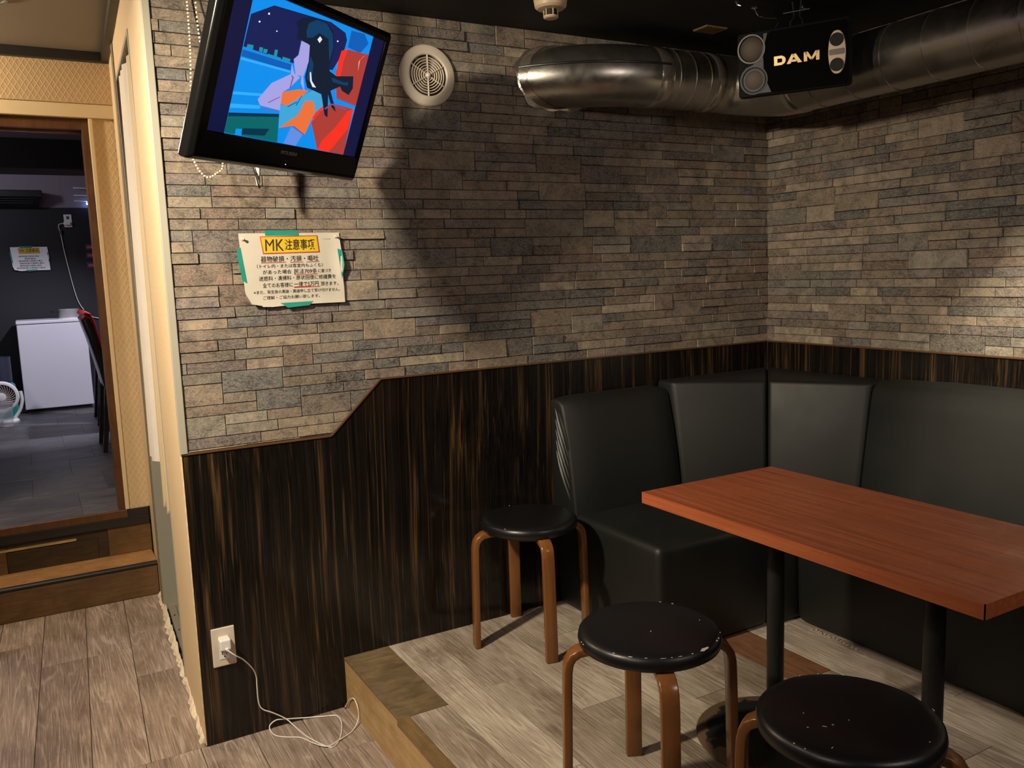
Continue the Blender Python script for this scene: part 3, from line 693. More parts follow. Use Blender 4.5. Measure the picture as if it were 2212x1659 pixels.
# ---------------------------------------------------------------- television
TVR = (Matrix.Rotation(R(35.604), 4, 'Z') @ Matrix.Rotation(R(22.0), 4, 'X'))
TVP = Vector((-2.027, -.394, 1.712))
tv = thing('television', 'wall-hung black flat television, tilted, showing an animated scene', 'television', tuple(TVP), rot=TVR.to_euler())
def rect(x0, x1, z0, z1): return [(x0, z0), (x1, z0), (x1, z1), (x0, z1)]
mb = MB(); ox0, ox1, oz0, oz1 = -.328, .316, -.233, .188
def ring(x0, x1, z0, z1, y): return [(x0, y, z0), (x1, y, z0), (x1, y, z1), (x0, y, z1)]
rg = [ring(-.2885, .2885, -.1625, .1625, .0035), ring(-.2885, .2885, -.1625, .1625, -.003), ring(ox0 + .012, ox1 - .012, oz0 + .012, oz1 - .012, -.006), ring(ox0, ox1, oz0, oz1, .006), ring(ox0, ox1, oz0, oz1, .03), ring(ox0 + .05, ox1 - .05, oz0 + .04, oz1 - .04, .075), ring(ox0 + .08, ox1 - .08, oz0 + .06, oz1 - .06, .085)]
mb.loft(rg, cap=False); n = len(mb.v); mb.f.append((n - 4, n - 3, n - 2, n - 1)); mb.mi.append(0)
mb.build('housing', M['tv_black'], tv, bevel=.004, seg=3, angle=20)
sc_ = MB().box(-.2883, .2883, .001, .003, -.1623, .1623).build('screen', M['bar_navy'], tv)
COLS = {'sky_blue': (.0, .27, .85), 'navy': (.006, .012, .09), 'mid_blue': (.0, .11, .48), 'pale_blue': (.03, .42, .95), 'city': (.01, .28, .40), 'star': (.8, .9, 1), 'teal': (.0, .13, .14), 'dark_teal': (.0, .03, .07), 'cyan': (.0, .30, .9), 'red_dark': (.42, .045, .035), 'red': (.95, .03, .015), 'pink': (.9, .3, .3), 'orange': (.85, .17, .045), 'vest': (.05, .38, .70), 'lavender': (.38, .36, .78), 'leg_blue': (.12, .27, .78), 'hair': (.002, .010, .030), 'hair_light': (.0, .045, .13), 'clip': (.75, .85, .95), 'outline': (.16, .10, .30), 'vest_dark': (.01, .16, .42)}
PIC=[
('sky_blue', [[(-0.2309, 0.1476), (0.2335, 0.1579), (0.2323, -0.1624), (-0.233, -0.1606)]]),
('navy', [[(-0.2285, 0.107), (-0.1622, 0.1424), (0.0465, 0.1555), (0.1125, 0.1444), (0.1255, 0.1291), (0.1247, 0.0983), (0.097, 0.0464), (-0.0639, 0.0328), (-0.2305, 0.0354)]]),
('mid_blue', [[(-0.2304, 0.0288), (-0.0612, 0.029), (-0.0583, 0.0136), (-0.2305, 0.0142)], [(0.1341, 0.1554), (0.1926, 0.1596), (0.2187, 0.1403), (0.1933, 0.1095), (0.1368, 0.1132)]]),
('pale_blue', [[(-0.2308, 0.0115), (-0.0597, 0.0148), (-0.0585, 0.0092), (-0.2311, 0.0061)], [(-0.2334, -0.0659), (-0.1237, -0.0531), (-0.1299, -0.0598), (-0.2337, -0.0728)], [(-0.2342, -0.0936), (-0.1393, -0.083), (-0.1285, -0.09), (-0.2352, -0.1034)]]),
('city', [[(-0.2194, 0.0431), (-0.2003, 0.0446), (-0.1994, 0.0354), (-0.2207, 0.0349)], [(-0.1805, 0.0449), (-0.1688, 0.046), (-0.1673, 0.0354), (-0.1795, 0.0356)], [(-0.166, 0.0439), (-0.1522, 0.0455), (-0.1531, 0.0357), (-0.1652, 0.0351)], [(-0.1288, 0.0504), (-0.1185, 0.0513), (-0.1176, 0.0361), (-0.1284, 0.0367)], [(-0.0975, 0.0402), (-0.0689, 0.0404), (-0.0685, 0.0333), (-0.0972, 0.0332)], [(-0.1492, 0.0365), (-0.1026, 0.0364), (-0.1014, 0.0329), (-0.15, 0.0327)]]),
('star', [[(-0.177, 0.1224), (-0.1718, 0.1237), (-0.1704, 0.1198), (-0.1757, 0.1185)], [(-0.201, 0.0987), (-0.1959, 0.0999), (-0.1948, 0.0965), (-0.1999, 0.0953)], [(-0.1387, 0.0916), (-0.1348, 0.0925), (-0.1339, 0.0899), (-0.1378, 0.089)], [(0.086, 0.1191), (0.0916, 0.1204), (0.093, 0.117), (0.0874, 0.1158)]]),
('teal', [[(-0.2329, -0.1178), (-0.0636, -0.0952), (-0.0476, -0.1612), (-0.2322, -0.1605)]]),
('dark_teal', [[(-0.2339, -0.1143), (-0.0645, -0.0923), (-0.0634, -0.0997), (-0.2331, -0.1226)], [(-0.178, -0.1435), (-0.0865, -0.1324), (-0.0978, -0.151), (-0.1757, -0.1577)]]),
('cyan', [[(-0.199, -0.1471), (-0.1795, -0.1451), (-0.1764, -0.1621), (-0.1985, -0.162)]]),
('red_dark', [[(0.1338, 0.1079), (0.1818, 0.1103), (0.2311, 0.1142), (0.2321, -0.0253), (0.1401, -0.0186), (0.1103, 0.0458)], [(0.1006, -0.0505), (0.1252, -0.0338), (0.2249, -0.0348), (0.2323, -0.1624), (0.1138, -0.1613), (0.062, -0.0944)]]),
('red', [[(0.1138, 0.099), (0.1383, 0.1098), (0.1321, 0.075), (0.1361, 0.0287), (0.1182, 0.027), (0.1102, 0.0644)], [(0.201, -0.0451), (0.2269, -0.0328), (0.222, -0.0927), (0.1647, -0.1616), (0.1138, -0.1613), (0.1244, -0.1352), (0.1663, -0.0933)], [(0.0698, -0.0886), (0.1, -0.049), (0.0861, -0.0464), (0.0621, -0.0817)]]),
('pink', [[(0.2032, 0.0635), (0.2, 0.095), (0.2206, 0.112), (0.2077, 0.103), (0.195, 0.0876)]]),
('orange', [[(-0.0737, -0.0403), (-0.0138, -0.0226), (0.0231, -0.0193), (0.0049, -0.0346), (-0.0436, -0.0681), (-0.0708, -0.0679)], [(0.0041, -0.0838), (0.0188, -0.0461), (0.0506, -0.0394), (0.0687, -0.0601), (0.0481, -0.1298), (-0.0065, -0.1132), (-0.0552, -0.1258)]]),
('vest', [[(-0.0698, -0.0707), (-0.0436, -0.0681), (0.0049, -0.0346), (0.045, -0.0125), (0.0683, -0.0147), (0.0958, -0.0449), (0.0693, -0.068), (0.0511, -0.0409), (0.0188, -0.0461), (0.0007, -0.0874), (-0.0557, -0.1244)]]),
('lavender', [[(-0.0608, 0.0305), (-0.0445, 0.0104), (-0.0198, 0.0062), (-0.0496, -0.0258), (-0.0716, -0.0399), (-0.0662, -0.0836), (-0.1373, -0.0826), (-0.1496, -0.0702), (-0.1157, -0.0258), (-0.0567, 0.0067)], [(-0.0463, 0.0894), (-0.0129, 0.0867), (-0.0027, 0.0479), (-0.0094, 0.0096), (0.0084, -0.0249), (-0.0124, -0.0074), (-0.0165, 0.0098), (-0.0392, 0.0085), (-0.0584, 0.0425), (-0.045, 0.0553)]]),
('leg_blue', [[(-0.0099, -0.1168), (0.0404, -0.1292), (0.0235, -0.1625), (-0.0247, -0.1607)]]),
('hair', [[(-0.0777, 0.1257), (-0.0605, 0.1395), (-0.0191, 0.1511), (0.028, 0.1525), (0.0622, 0.1358), (0.0817, 0.1013), (0.0792, 0.0522), (0.0863, 0.0412), (0.1176, 0.0347), (0.1878, 0.0478), (0.1987, 0.0173), (0.1879, -0.0026), (0.1551, 0.0033), (0.1431, 0.0124), (0.1079, -0.0048), (0.1524, -0.054), (0.1303, -0.0459), (0.1019, -0.0153), (0.1229, -0.073), (0.108, -0.0687), (0.0754, -0.0197), (0.0136, -0.0133), (-0.0031, 0.0093), (-0.0033, 0.0596), (-0.0124, 0.0854), (-0.0426, 0.0917), (-0.0619, 0.0888), (-0.0638, 0.1123)]]),
('hair_light', [[(-0.0368, 0.1129), (-0.0353, 0.133), (-0.0085, 0.148), (0.0296, 0.1486), (0.0622, 0.1298), (0.077, 0.1003), (0.0746, 0.0635), (0.0507, 0.1154), (0.0116, 0.1212), (-0.0104, 0.1046), (-0.0297, 0.1003)], [(0.0033, 0.0075), (-0.0013, 0.0629), (0.0172, 0.046), (0.0256, -0.0006)], [(0.0994, 0.0282), (0.1536, 0.0255), (0.1739, 0.0291), (0.1728, 0.0192), (0.1091, 0.0175)], [(0.0103, 0.1064), (0.0098, 0.1077), (0.0103, 0.1075)]]),
('clip', [[(0.0095, 0.1047), (0.0168, 0.1142), (0.0273, 0.1087), (0.0207, 0.0985)], [(0.0104, 0.0238), (0.0144, 0.026), (0.0257, 0.0055), (0.0479, -0.0074), (0.0335, -0.0083), (0.0189, 0.0043)]]),
('outline', [[(-0.0567, 0.0067), (-0.0436, 0.0018), (-0.0469, -0.0268), (-0.0504, -0.026), (-0.0486, -0.0006)], [(-0.1135, -0.0711), (-0.0766, -0.0511), (-0.0753, -0.0523), (-0.1109, -0.0724)], [(-0.002, -0.1126), (0.0477, -0.1289), (0.0463, -0.1316), (-0.0043, -0.1154)], [(0.1013, -0.052), (0.1259, -0.0353), (0.193, -0.0396), (0.1915, -0.0425), (0.1272, -0.0387), (0.1054, -0.0546)], [(0.1395, -0.0171), (0.2314, -0.0237), (0.2312, -0.0271), (0.1384, -0.0208)], [(-0.1375, -0.0885), (-0.0691, -0.0855), (-0.0694, -0.0873), (-0.1377, -0.0905)]]),
('vest_dark', [[(-0.0431, -0.0695), (-0.0121, -0.0526), (-0.009, -0.0545), (-0.0401, -0.0715)], [(-0.0134, -0.0619), (0.0004, -0.0353), (0.0035, -0.036), (-0.0092, -0.0631)]]),
]

pm = MB(); pmats = []
for li, (nm, polys) in enumerate(PIC):
    pmats.append(emit('picture_' + nm, COLS[nm], 1.0)); pm.cur = li
    for p in polys:
        if nm == 'sky_blue': p = rect(-.2325, .2325, -.162, .162)
        yy = .0008 - li * .00008
        cl = [(max(-.2325, min(.2325, a)), max(-.162, min(.162, b))) for a, b in p]
        pm.add([(a, yy, b) for a, b in cl], [tuple(range(len(cl)))])
pic = pm.build('screen_picture', pmats, sc_, label='animated night scene of a dark-haired figure seated on a red seat')
vs_, fs_, wd_ = text_mesh('MITSUBISHI', .0125); MB().add([(-.033 + x, -.0064, -.1865 + y) for x, y in vs_], fs_).build('lettering', plain('bezel_lettering', (.34, .34, .34), .4), tv)
MB().box(-.006, -.004, -.0068, -.0055, -.2125, -.2105).build('power_light', emit('power_lamp', (.8, .7, .5), 1.5), tv)
mb = MB(); mb.box(-.10, .10, .084, .096, -.10, .06); mb.box(-.03, .03, .095, .125, -.05, .03); mb.build('mount_plate', M['dark_metal'], tv, bevel=.003)
inv = (Matrix.Translation(TVP) @ TVR).inverted()
a_ = TVP + TVR.to_3x3() @ Vector((0, .12, -.01))
MB().tube([inv @ Vector((a_.x, a_.y, a_.z)), inv @ Vector((a_.x, a_.y, ZC))], .017, 16).build('ceiling_pole', M['dark_metal'], tv, smooth=True)
mb = MB().lathe([(.05, ZC - .001), (.05, ZC - .008), (.02, ZC - .012)], 24, (a_.x, a_.y, 0)); mb.build('ceiling_plate', M['dark_metal'], tv, xf=inv)

# chains, leads behind the television
def chain(mb, path, r=.0030, step=.0072):
    pts = smooth_path(path, 24); acc = 0; mb.ball(pts[0], r)
    for a, b in zip(pts, pts[1:]):
        acc += (b - a).length
        if acc >= step: mb.ball(b, r); acc = 0
mb = MB(); chain(mb, [(-2.245, -.12, ZC), (-2.246, -.12, 1.83), (-2.262, -.12, 1.60), (-2.258, -.12, 1.54), (-2.232, -.12, 1.503), (-2.205, -.12, 1.512), (-2.185, -.12, 1.54), (-2.19, -.12, 1.65), (-2.212, -.12, 1.78), (-2.222, -.12, 1.90), (-2.222, -.12, ZC)])
tag(mb.build('bead_chain', M['bead'], smooth=True), 'long pale bead chain looping below the left side of the television', 'bead chain')
mb = MB(); chain(mb, [(-2.216, -.085, 1.80), (-2.23, -.085, 1.772), (-2.243, -.085, 1.745), (-2.238, -.085, 1.72), (-2.246, -.085, 1.70), (-2.24, -.085, 1.675), (-2.225, -.085, 1.70), (-2.212, -.085, 1.76)], .0028)
tag(mb.build('bead_chain', M['bead_pink'], smooth=True), 'short coppery bead chain bunched at the television edge', 'bead chain')
for pts, lab in (([(-2.233, -.10, ZC), (-2.222, -.10, 1.92), (-2.205, -.10, 1.865), (-2.185, -.11, 1.83), (-2.12, -.13, 1.80)], 'outer black lead dropping from the ceiling behind the television'), ([(-2.222, -.14, ZC), (-2.213, -.14, 1.94), (-2.190, -.14, 1.87), (-2.16, -.15, 1.845), (-2.1, -.20, 1.82)], 'inner black lead dropping from the ceiling behind the television')):
    tag(MB().tube(smooth_path(pts), .0028, 8).build('black_lead', M['plastic_black'], smooth=True), lab, 'cable', 'black leads behind the television')
pg = thing('hanging_plug', 'white plug with a black lead hanging below the television', 'plug', (-2.095, -.12, 1.53))
MB().tube([(-2.092, -.12, 1.60), (-2.093, -.12, 1.535), (-2.094, -.12, 1.505), (-2.094, -.12, 1.482)], [.0095, .0095, .0065, .004], 12).build('plug_body', M['plastic_white'], pg, smooth=True)
MB().tube(smooth_path([(-2.06, -.235, 1.68), (-2.10, -.16, 1.64), (-2.115, -.122, 1.60), (-2.108, -.128, 1.54), (-2.100, -.132, 1.50), (-2.094, -.126, 1.477), (-2.090, -.12, 1.478)], 5), .0022, 8).build('lead', M['plastic_black'], pg, smooth=True)

# ---------------------------------------------------------------- handwritten notice
def notice(name, label, corners, wallpt, sx, full=True, org=(0, 0, 0)):
    """wallpt(u, v, out) maps sheet coordinates (0..1) to the wall"""
    t = thing(name, label, 'notice', org)
    def hgt(u, v):
        h = .0115 + .0006 * math.sin(9 * u + 3 * v)
        h += .016 * max(0, 1 - (u / .2 + max(v, 0) / .22)) ** 1.5 + .009 * max(0, (u - .9) / .1) * max(0, 1 - abs(v - .5) * 1.6) + .004 * max(0, .08 - v) / .08
        return h
    nu, nv = 20, 14; G = []
    def edge(u, v):
        uu = u; vv = v
        if u + v * .9 < .13: k = .13 / max(1e-6, u + v * .9) if u + v * .9 > 1e-6 else 1; uu, vv = (u + .045 * (1 - v / .15), v + .03 * (1 - u / .15)) if u < .15 and v < .15 else (u, v)
        return uu + .004 * math.sin(11 * v) * (u > .99), vv - .02 * (v < .01) * max(0, 1 - abs(u - .25) * 4)
    vt_ = []; 
    for sd_ in (0, 1):
        for j in range(nv + 1):
            for i in range(nu + 1):
                u, v = edge(i / nu, j / nv); vt_.append(wallpt(u, v, hgt(u, v) - sd_ * .0005))
    mb = MB(); mb.v = vt_; n1_ = nu + 1; off = n1_ * (nv + 1)
    for sd_ in (0, off):
        for j in range(nv):
            for i in range(nu): q = sd_ + j * n1_ + i; mb.f.append((q, q + 1, q + n1_ + 1, q + n1_))
    for i in range(nu):
        for q in (i, nv * n1_ + i): mb.f.append((q, q + 1, off + q + 1, off + q))
    for j in range(nv):
        for q in (j * n1_, j * n1_ + nu): mb.f.append((q, q + n1_, off + q + n1_, off + q))
    mb.mi = [0] * len(mb.f)
    sheet = mb.build('sheet', M['paper'] if full else M['paper_white'], t, smooth=True)
    def patch(nm, mat, pts, o=.0004, par=None, th=.0003):
        A_ = []; n_ = 8
        for k in range(len(pts)):
            (u0, v0), (u1, v1) = pts[k], pts[(k + 1) % len(pts)]
            A_ += [(u0 + (u1 - u0) * i / n_, v0 + (v1 - v0) * i / n_) for i in range(n_)]
        return MB().loft([[wallpt(u, v, hgt(u, v) + o) for u, v in A_], [wallpt(u, v, hgt(u, v) + o + th) for u, v in A_]]).build(nm, mat, par or t)
    patch('tape', M['green_tape'], [(.25, 1.04), (.58, 1.035), (.585, .965), (.255, .965)])
    patch('tape', M['green_tape'], [(-.035, .77), (.005, .81), (.03, .32), (-.015, .36)])
    patch('tape', M['green_tape'], [(.965, .77), (1.01, .75), (1.02, .55), (.985, .34)])
    patch('tape', M['green_tape'], [(.33, .03), (.67, .035), (.62, -.02), (.40, -.04)])
    yb = [(.20, .955), (.77, .965), (.78, .725), (.215, .715)]
    patch('title_border', M['ink_red'], yb, .0008, sheet)
    patch('title_field', M['yellow'], [(.208, .944), (.762, .953), (.770, .737), (.224, .727)], .0013, sheet)
    def write(s, u0, u1, v0, v1, mat, out=.0011, thin=0.0):
        vs, fs, wd = text_mesh(s, 1.0, .08, thin); h0 = min(p[1] for p in vs); h1 = max(p[1] for p in vs)
        MB().add([wallpt(u0 + (u1 - u0) * p[0] / wd, v0 + (v1 - v0) * (p[1] - h0) / (h1 - h0), out + hgt(u0 + (u1 - u0) * p[0] / wd, v0 + (v1 - v0) * (p[1] - h0) / (h1 - h0))) for p in vs], fs).build('handwriting', mat, sheet)
    if not full:
        write('MK 注意事項', .25, .74, .77, .93, M['ink'], .0022)
        for k, (a, b) in enumerate(((.2, .75), (.35, .65), (.18, .82), (.2, .86), (.2, .78), (.1, .88))): write('器物破損汚損嘔吐場合', a, b, .57 - k * .1, .64 - k * .1, M['ink'])
        return t
    write('MK', .24, .42, .755, .915, M['ink'], .0022, .0); write('注意事項', .435, .735, .765, .915, M['ink'], .0022, .004)
    L = [('器物破損・汚損・嘔吐', .185, .76, .605, .685), ('（トイレ内・または客室内もふくむ）', .14, .80, .52, .575), ('があった場合', .19, .475, .435, .495), ('民法709条', .50, .735, .43, .50), ('に基づき', .745, .88, .44, .49),
         ('迷惑料・清掃料・原状回復に修繕費を', .145, .925, .345, .41), ('全てのお客様に', .175, .475, .25, .315), ('一律で5万円', .49, .74, .25, .32), ('頂きます。', .76, .945, .25, .305), ('※また、発生後の異論・異議申し立て受け付けません。', .08, .955, .165, .215), ('ご理解・ご協力お願い致します。', .165, .74, .085, .135)]
    for s, a, b, c, d in L: write(s, a, b, c, d, M['ink'], .0011, .0)
    for a, b, v in ((.185, .43, .598), (.475, .60, .596), (.635, .765, .596), (.50, .74, .423), (.485, .75, .243), (.49, .66, .252)): patch('underline', M['ink_red'], [(a, v), (b, v + .002), (b, v - .006), (a, v - .008)], .0006, sheet)
    for u, v in ((.03, .925), (.955, .945)):
        p = wallpt(u, v, hgt(u, v) - .001); MB().lathe([(.0052, .002), (.0052, .004), (.0025, .005), (.0025, .010), (.0042, .012), (.0042, .0135), (.001, .014)], 14, p, 'y').build('push_pin', M['pin'], t, smooth=True)
    return t
def wp_main(u, v, o):
    x = -2.135 + .302 * u + .005 * (1 - v) * (1 - u) + .004 * (1 - v); z = 1.357 - .212 * (1 - v)
    return (x, -o, z)
notice('wall_notice', 'handwritten rules notice on pale paper held by green tape below the television', None, wp_main, 1, True, (-1.985, 0, 1.25))

# ---------------------------------------------------------------- round extract grille
vc = (-1.510, -.0045, 1.846)
vt = thing('round_vent', 'round beige plastic ventilation grille beside the television', 'vent', vc)
MB().lathe([(.0635, .0), (.0635, .010), (.067, .0125), (.080, .0125), (.092, .009), (.0955, .003), (.0955, .0)], 56, vc, 'y', cap=False).build('rim', M['plastic_beige'], vt, smooth=True)
MB().lathe([(.0640, .0006), (.001, .0006)], 40, vc, 'y', cap=False).build('dark_duct_mouth', M['slot_black'], vt)
for k, r in enumerate((.0555, .0475, .0395, .0315, .0235, .0155)):
    MB().lathe([(r + .0012, .003), (r + .0006, .0098), (r - .0012, .0098), (r - .0026, .003)], 40, vc, 'y', cap=False).build('grille_ring', M['plastic_beige'], vt, smooth=True)
for k in range(6):
    a = R(90 + 60 * k); mb = MB(); d = Vector((math.cos(a), 0, math.sin(a))); q = Vector((-math.sin(a), 0, math.cos(a))) * .0011; c = Vector(vc)
    y0, y1 = Vector((0, -.003, 0)), Vector((0, -.0108, 0))
    mb.loft([[c + d * .008 + q + y0, c + d * .008 - q + y0, c + d * .008 - q + y1, c + d * .008 + q + y1], [c + d * .0645 + q + y0, c + d * .0645 - q + y0, c + d * .0645 - q + y1, c + d * .0645 + q + y1]]); mb.build('spoke', M['plastic_beige'], vt)
MB().lathe([(.0095, .002), (.0095, .010), (.0065, .0105), (.006, .0145), (.004, .0165), (.001, .017)], 24, vc, 'y').build('hub', M['plastic_beige'], vt, smooth=True)
vs_, fs_, wd_ = text_mesh('- - -', .006); 
# ---------------------------------------------------------------- duct
dk = thing('ventilation_duct', 'galvanised spiral ventilation duct running round the corner under the ceiling', 'duct', (-.45, -.25, 1.86))
RD = .1005; yl, zl = -.134, 1.876; xr, zr = -.276, 1.836
Rc = .50; x_j = -.700; elbow = []
for k in range(19):
    a = R(52) * k / 18; elbow.append((x_j - Rc * math.sin(a), yl + Rc * (1 - math.cos(a)), zl))
def duct(nm, path, r, mat, n=48): return MB().tube(path, r, n).build(nm, mat, dk, smooth=True, angle=50)
el = duct('elbow', elbow, RD + .002, M['zinc'])
# raised seam round the outside of the elbow
seam = []
for k in range(19):
    a = R(52) * k / 18; rr = Rc + math.cos(R(14)) * (RD + .002); seam.append((x_j - rr * math.sin(a), yl + Rc - rr * math.cos(a), zl + math.sin(R(14)) * RD))
MB().tube(seam, .0045, 8).build('seam', M['dark_metal'], el, smooth=True)
duct('straight_pipe', [(x_j, yl, zl), (-.46, yl, zl)], RD, M['zinc'])
duct('corner_bend', smooth_path([(-.47, yl, zl), (-.40, yl - .004, zl - .001), (-.34, -.165, zl - .008), (-.293, -.235, zl - .022), (xr - .002, -.33, zr + .003), (xr, -.40, zr)], 6), RD + .001, M['zinc'])
duct('straight_pipe', [(xr, -.39, zr), (xr, -2.7, zr)], RD, M['zinc'])
def hoop(nm, c, ax, r, wdt, mat, th=.003):
    prof = [(r - .002, -wdt), (r + th, -wdt * .8), (r + th, wdt * .8), (r - .002, wdt)]
    mb = MB(); rings = []
    for h_r, h in prof:
        ring_ = []
        for k in range(48):
            t = 2 * PI * k / 48
            ring_.append((c[0] + h, c[1] + h_r * math.cos(t), c[2] + h_r * math.sin(t)) if ax == 'x' else (c[0] + h_r * math.cos(t), c[1] + h, c[2] + h_r * math.sin(t)))
        rings.append(ring_)
    mb.loft(rings, cap=False); return mb.build(nm, mat, dk, smooth=True, angle=60)
for x in (-.655, -.585, -.515): hoop('lock_seam', (x, yl, zl), 'x', RD, .0028, M['zinc'], .0022)
for y in (-.52, -.66, -.80, -.94, -1.08, -1.22, -1.5, -1.8, -2.1): hoop('lock_seam', (xr, y, zr), 'y', RD, .0028, M['zinc'], .0022)
hoop('tape_band', (-.712, yl, zl), 'x', RD + .001, .030, M['clear_tape'], .0012)
hoop('tape_band', (-.465, yl, zl), 'x', RD + .001, .022, M['clear_tape'], .002)
hoop('tape_band', (xr, -.415, zr), 'y', RD + .001, .022, M['clear_tape'], .002)
# clear tape skirt where the elbow enters the cladding: follows the slanted line where the pipe meets the wall
def elbow_pt(th, ph, r): rad = Rc - r * math.cos(ph); return Vector((x_j - rad * math.sin(th), yl + Rc - rad * math.cos(th), zl + r * math.sin(ph)))
ringsA, ringsB, ringsC = [], [], []
for k in range(48):
    ph = 2 * PI * k / 48; lo, hi = 0.0, R(88)
    for _ in range(40):
        m_ = (lo + hi) / 2
        if elbow_pt(m_, ph, RD + .003).y < -.008: lo = m_
        else: hi = m_
    wob = .006 * math.sin(5 * ph) + .004 * math.sin(11 * ph + 1)
    ringsA.append(elbow_pt(max(0, lo - .055 - wob), ph, RD + .0032)); q = elbow_pt(lo, ph, RD + .0045); ringsB.append(q)
    cdir = Vector((q.x + 1.03, 0, q.z - zl)).normalized(); ringsC.append(q + cdir * (.010 + wob) + Vector((0, .0015, 0)))
MB().loft([ringsA, ringsB, ringsC], cap=False).build('tape_skirt', M['clear_tape'], dk, smooth=True)

# ---------------------------------------------------------------- loudspeaker
SPR = Matrix.Rotation(R(-61.8), 4, 'Z') @ Matrix.Rotation(R(7.8), 4, 'X') @ Matrix.Rotation(R(.45), 4, 'Y')
SPP = Vector((-.568, -.640, 1.837))
sp = thing('loudspeaker', 'black karaoke loudspeaker with gold lettering hung from the ceiling corner', 'loudspeaker', tuple(SPP), rot=SPR.to_euler())
sw, shh, sd = .341, .1965, .13
def rr_(x0, x1, z0, z1, r, n=5):
    out = []
    for cx, cz, a0 in ((x1 - r, z1 - r, 0), (x0 + r, z1 - r, 90), (x0 + r, z0 + r, 180), (x1 - r, z0 + r, 270)):
        for k in range(n + 1): a = R(a0 + 90 * k / n); out.append((cx + r * math.cos(a), cz + r * math.sin(a)))
    return out
MB().loft([[(x * k, y, z * k) for x, z in rr_(-sw / 2, sw / 2, -shh / 2, shh / 2, .012)] for y, k in ((.006, 1.0), (.03, .995), (sd, .86))]).build('cabinet', M['speaker_box'], sp, bevel=.003, angle=50)
MB().prism(rr_(-sw / 2 + .004, sw / 2 - .004, -shh / 2 + .004, shh / 2 - .004, .014), -.002, .008, 'y').build('front_baffle', M['speaker_box'], sp, bevel=.002, angle=50)
# cloth panel with concave left edge
cl = []
for k in range(13):
    z = -shh / 2 + .008 + (shh - .016) * k / 12; cl.append((-.085 + .022 * (2 * (k / 12) - 1) ** 2 + (.004 if k < 3 else 0), z))
gp = cl + [(sw / 2 - .012, shh / 2 - .008), (sw / 2 - .006, shh / 2 - .02), (sw / 2 - .006, -shh / 2 + .02), (sw / 2 - .012, -shh / 2 + .008)]
MB().prism(gp, -.007, -.001, 'y').build('cloth_panel', M['grille_cloth'], sp, bevel=.0015, angle=40)
# metallic fork plate between the two drivers
k1 = [(-.070, .088), (-.084, .088), (-.086, .060), (-.092, .030), (-.104, .012), (-.120, .000), (-.140, -.006), (-.154, -.020), (-.161, -.040), (-.158, -.062), (-.146, -.080), (-.128, -.0885), (-.062, -.0885), (-.076, -.055), (-.084, -.02), (-.085, .02), (-.080, .055)]
MB().prism(k1, -.0085, -.001, 'y').build('fork_plate', M['speaker_plate'], sp, bevel=.0012, angle=60)
for cx, cz, rr2, nm in ((-.122, .047, .039, 'tweeter'), (-.1165, -.046, .039, 'woofer')):
    d = MB().lathe([(rr2 + .0045, .0015), (rr2 + .0045, .0095), (rr2, .0095), (rr2 - .003, .003)], 36, (cx, -.0005, cz), 'y', cap=False).build(nm, M['plastic_black'] if nm == 'tweeter' else M['speaker_plate'], sp, smooth=True)
    MB().lathe([(rr2 - .002, .003), (rr2 - .006, .0065), (rr2 * .5, .0115), (.001, .013)], 36, (cx, -.0005, cz), 'y').build('cone', M['cone'], d, smooth=True)
    if nm == 'woofer': MB().lathe([(rr2 - .0005, .0112), (rr2 - .004, .0112), (rr2 - .005, .004)], 36, (cx, -.0005, cz), 'y', cap=False).build('surround', M['slot_black'], d)
# oval port plate
ov = [(.134 + .0255 * math.copysign(abs(math.cos(a)) ** .8, math.cos(a)), .001 + .062 * math.sin(a)) for a in [2 * PI * k / 40 for k in range(40)]]
pp = MB().prism(ov, -.012, -.004, 'y').build('port_plate', M['port_plate'], sp, bevel=.0015, angle=60)
for cz in (.0365, -.0345): 
    MB().prism([(.134 + .0200 * math.cos(2 * PI * k / 28), cz + .019 * math.sin(2 * PI * k / 28)) for k in range(28)], -.0128, -.0119, 'y').build('port', M['slot_black'], pp)
MB().prism(rr_(.112, .156, -.006, .010, .003, 3), -.0136, -.0118, 'y').build('badge', M['badge'], pp)
def block_letters():
    mb = MB(); y0, y1 = -.0105, -.0065
    def P(poly): mb.prism([((x_ + .0715) * 1.36 - .052, (z_ - .0025) * 1.24 + .001) for x_, z_ in poly], y0, y1, 'y')
    z0, z1, t = -.0085, .0135, .0062
    x = -.0715                                                   # D
    P(rect(x, x + .0075, z0, z1)); P([(x + .0075, z1), (x + .017, z1), (x + .023, z1 - .003), (x + .026, z1 - .008), (x + .0185, z1 - .009), (x + .0165, z1 - t), (x + .0075, z1 - t)])
    P([(x + .0185, z1 - .009), (x + .026, z1 - .008), (x + .026, z0 + .008), (x + .0185, z0 + .009)])
    P([(x + .0075, z0), (x + .017, z0), (x + .023, z0 + .003), (x + .026, z0 + .008), (x + .0185, z0 + .009), (x + .0165, z0 + t), (x + .0075, z0 + t)])
    x = -.0435                                                   # A
    P([(x, z0), (x + .0088, z0), (x + .0185, z1), (x + .0115, z1)]); P([(x + .0115, z1), (x + .0205, z1), (x + .034, z0), (x + .025, z0)]); P([(x + .0088, z0 + .0035), (x + .0245, z0 + .0035), (x + .021, z0 + .0085), (x + .0118, z0 + .0085)])
    x = -.0055                                                   # M
    P(rect(x, x + .0072, z0, z1)); P(rect(x + .0265, x + .0337, z0, z1)); P([(x, z1), (x + .0085, z1), (x + .0195, z0 + .003), (x + .0142, z0 + .003)]); P([(x + .0337, z1), (x + .0252, z1), (x + .0142, z0 + .003), (x + .0195, z0 + .003)])
    return mb
block_letters().build('gold_lettering', M['gold'], sp)
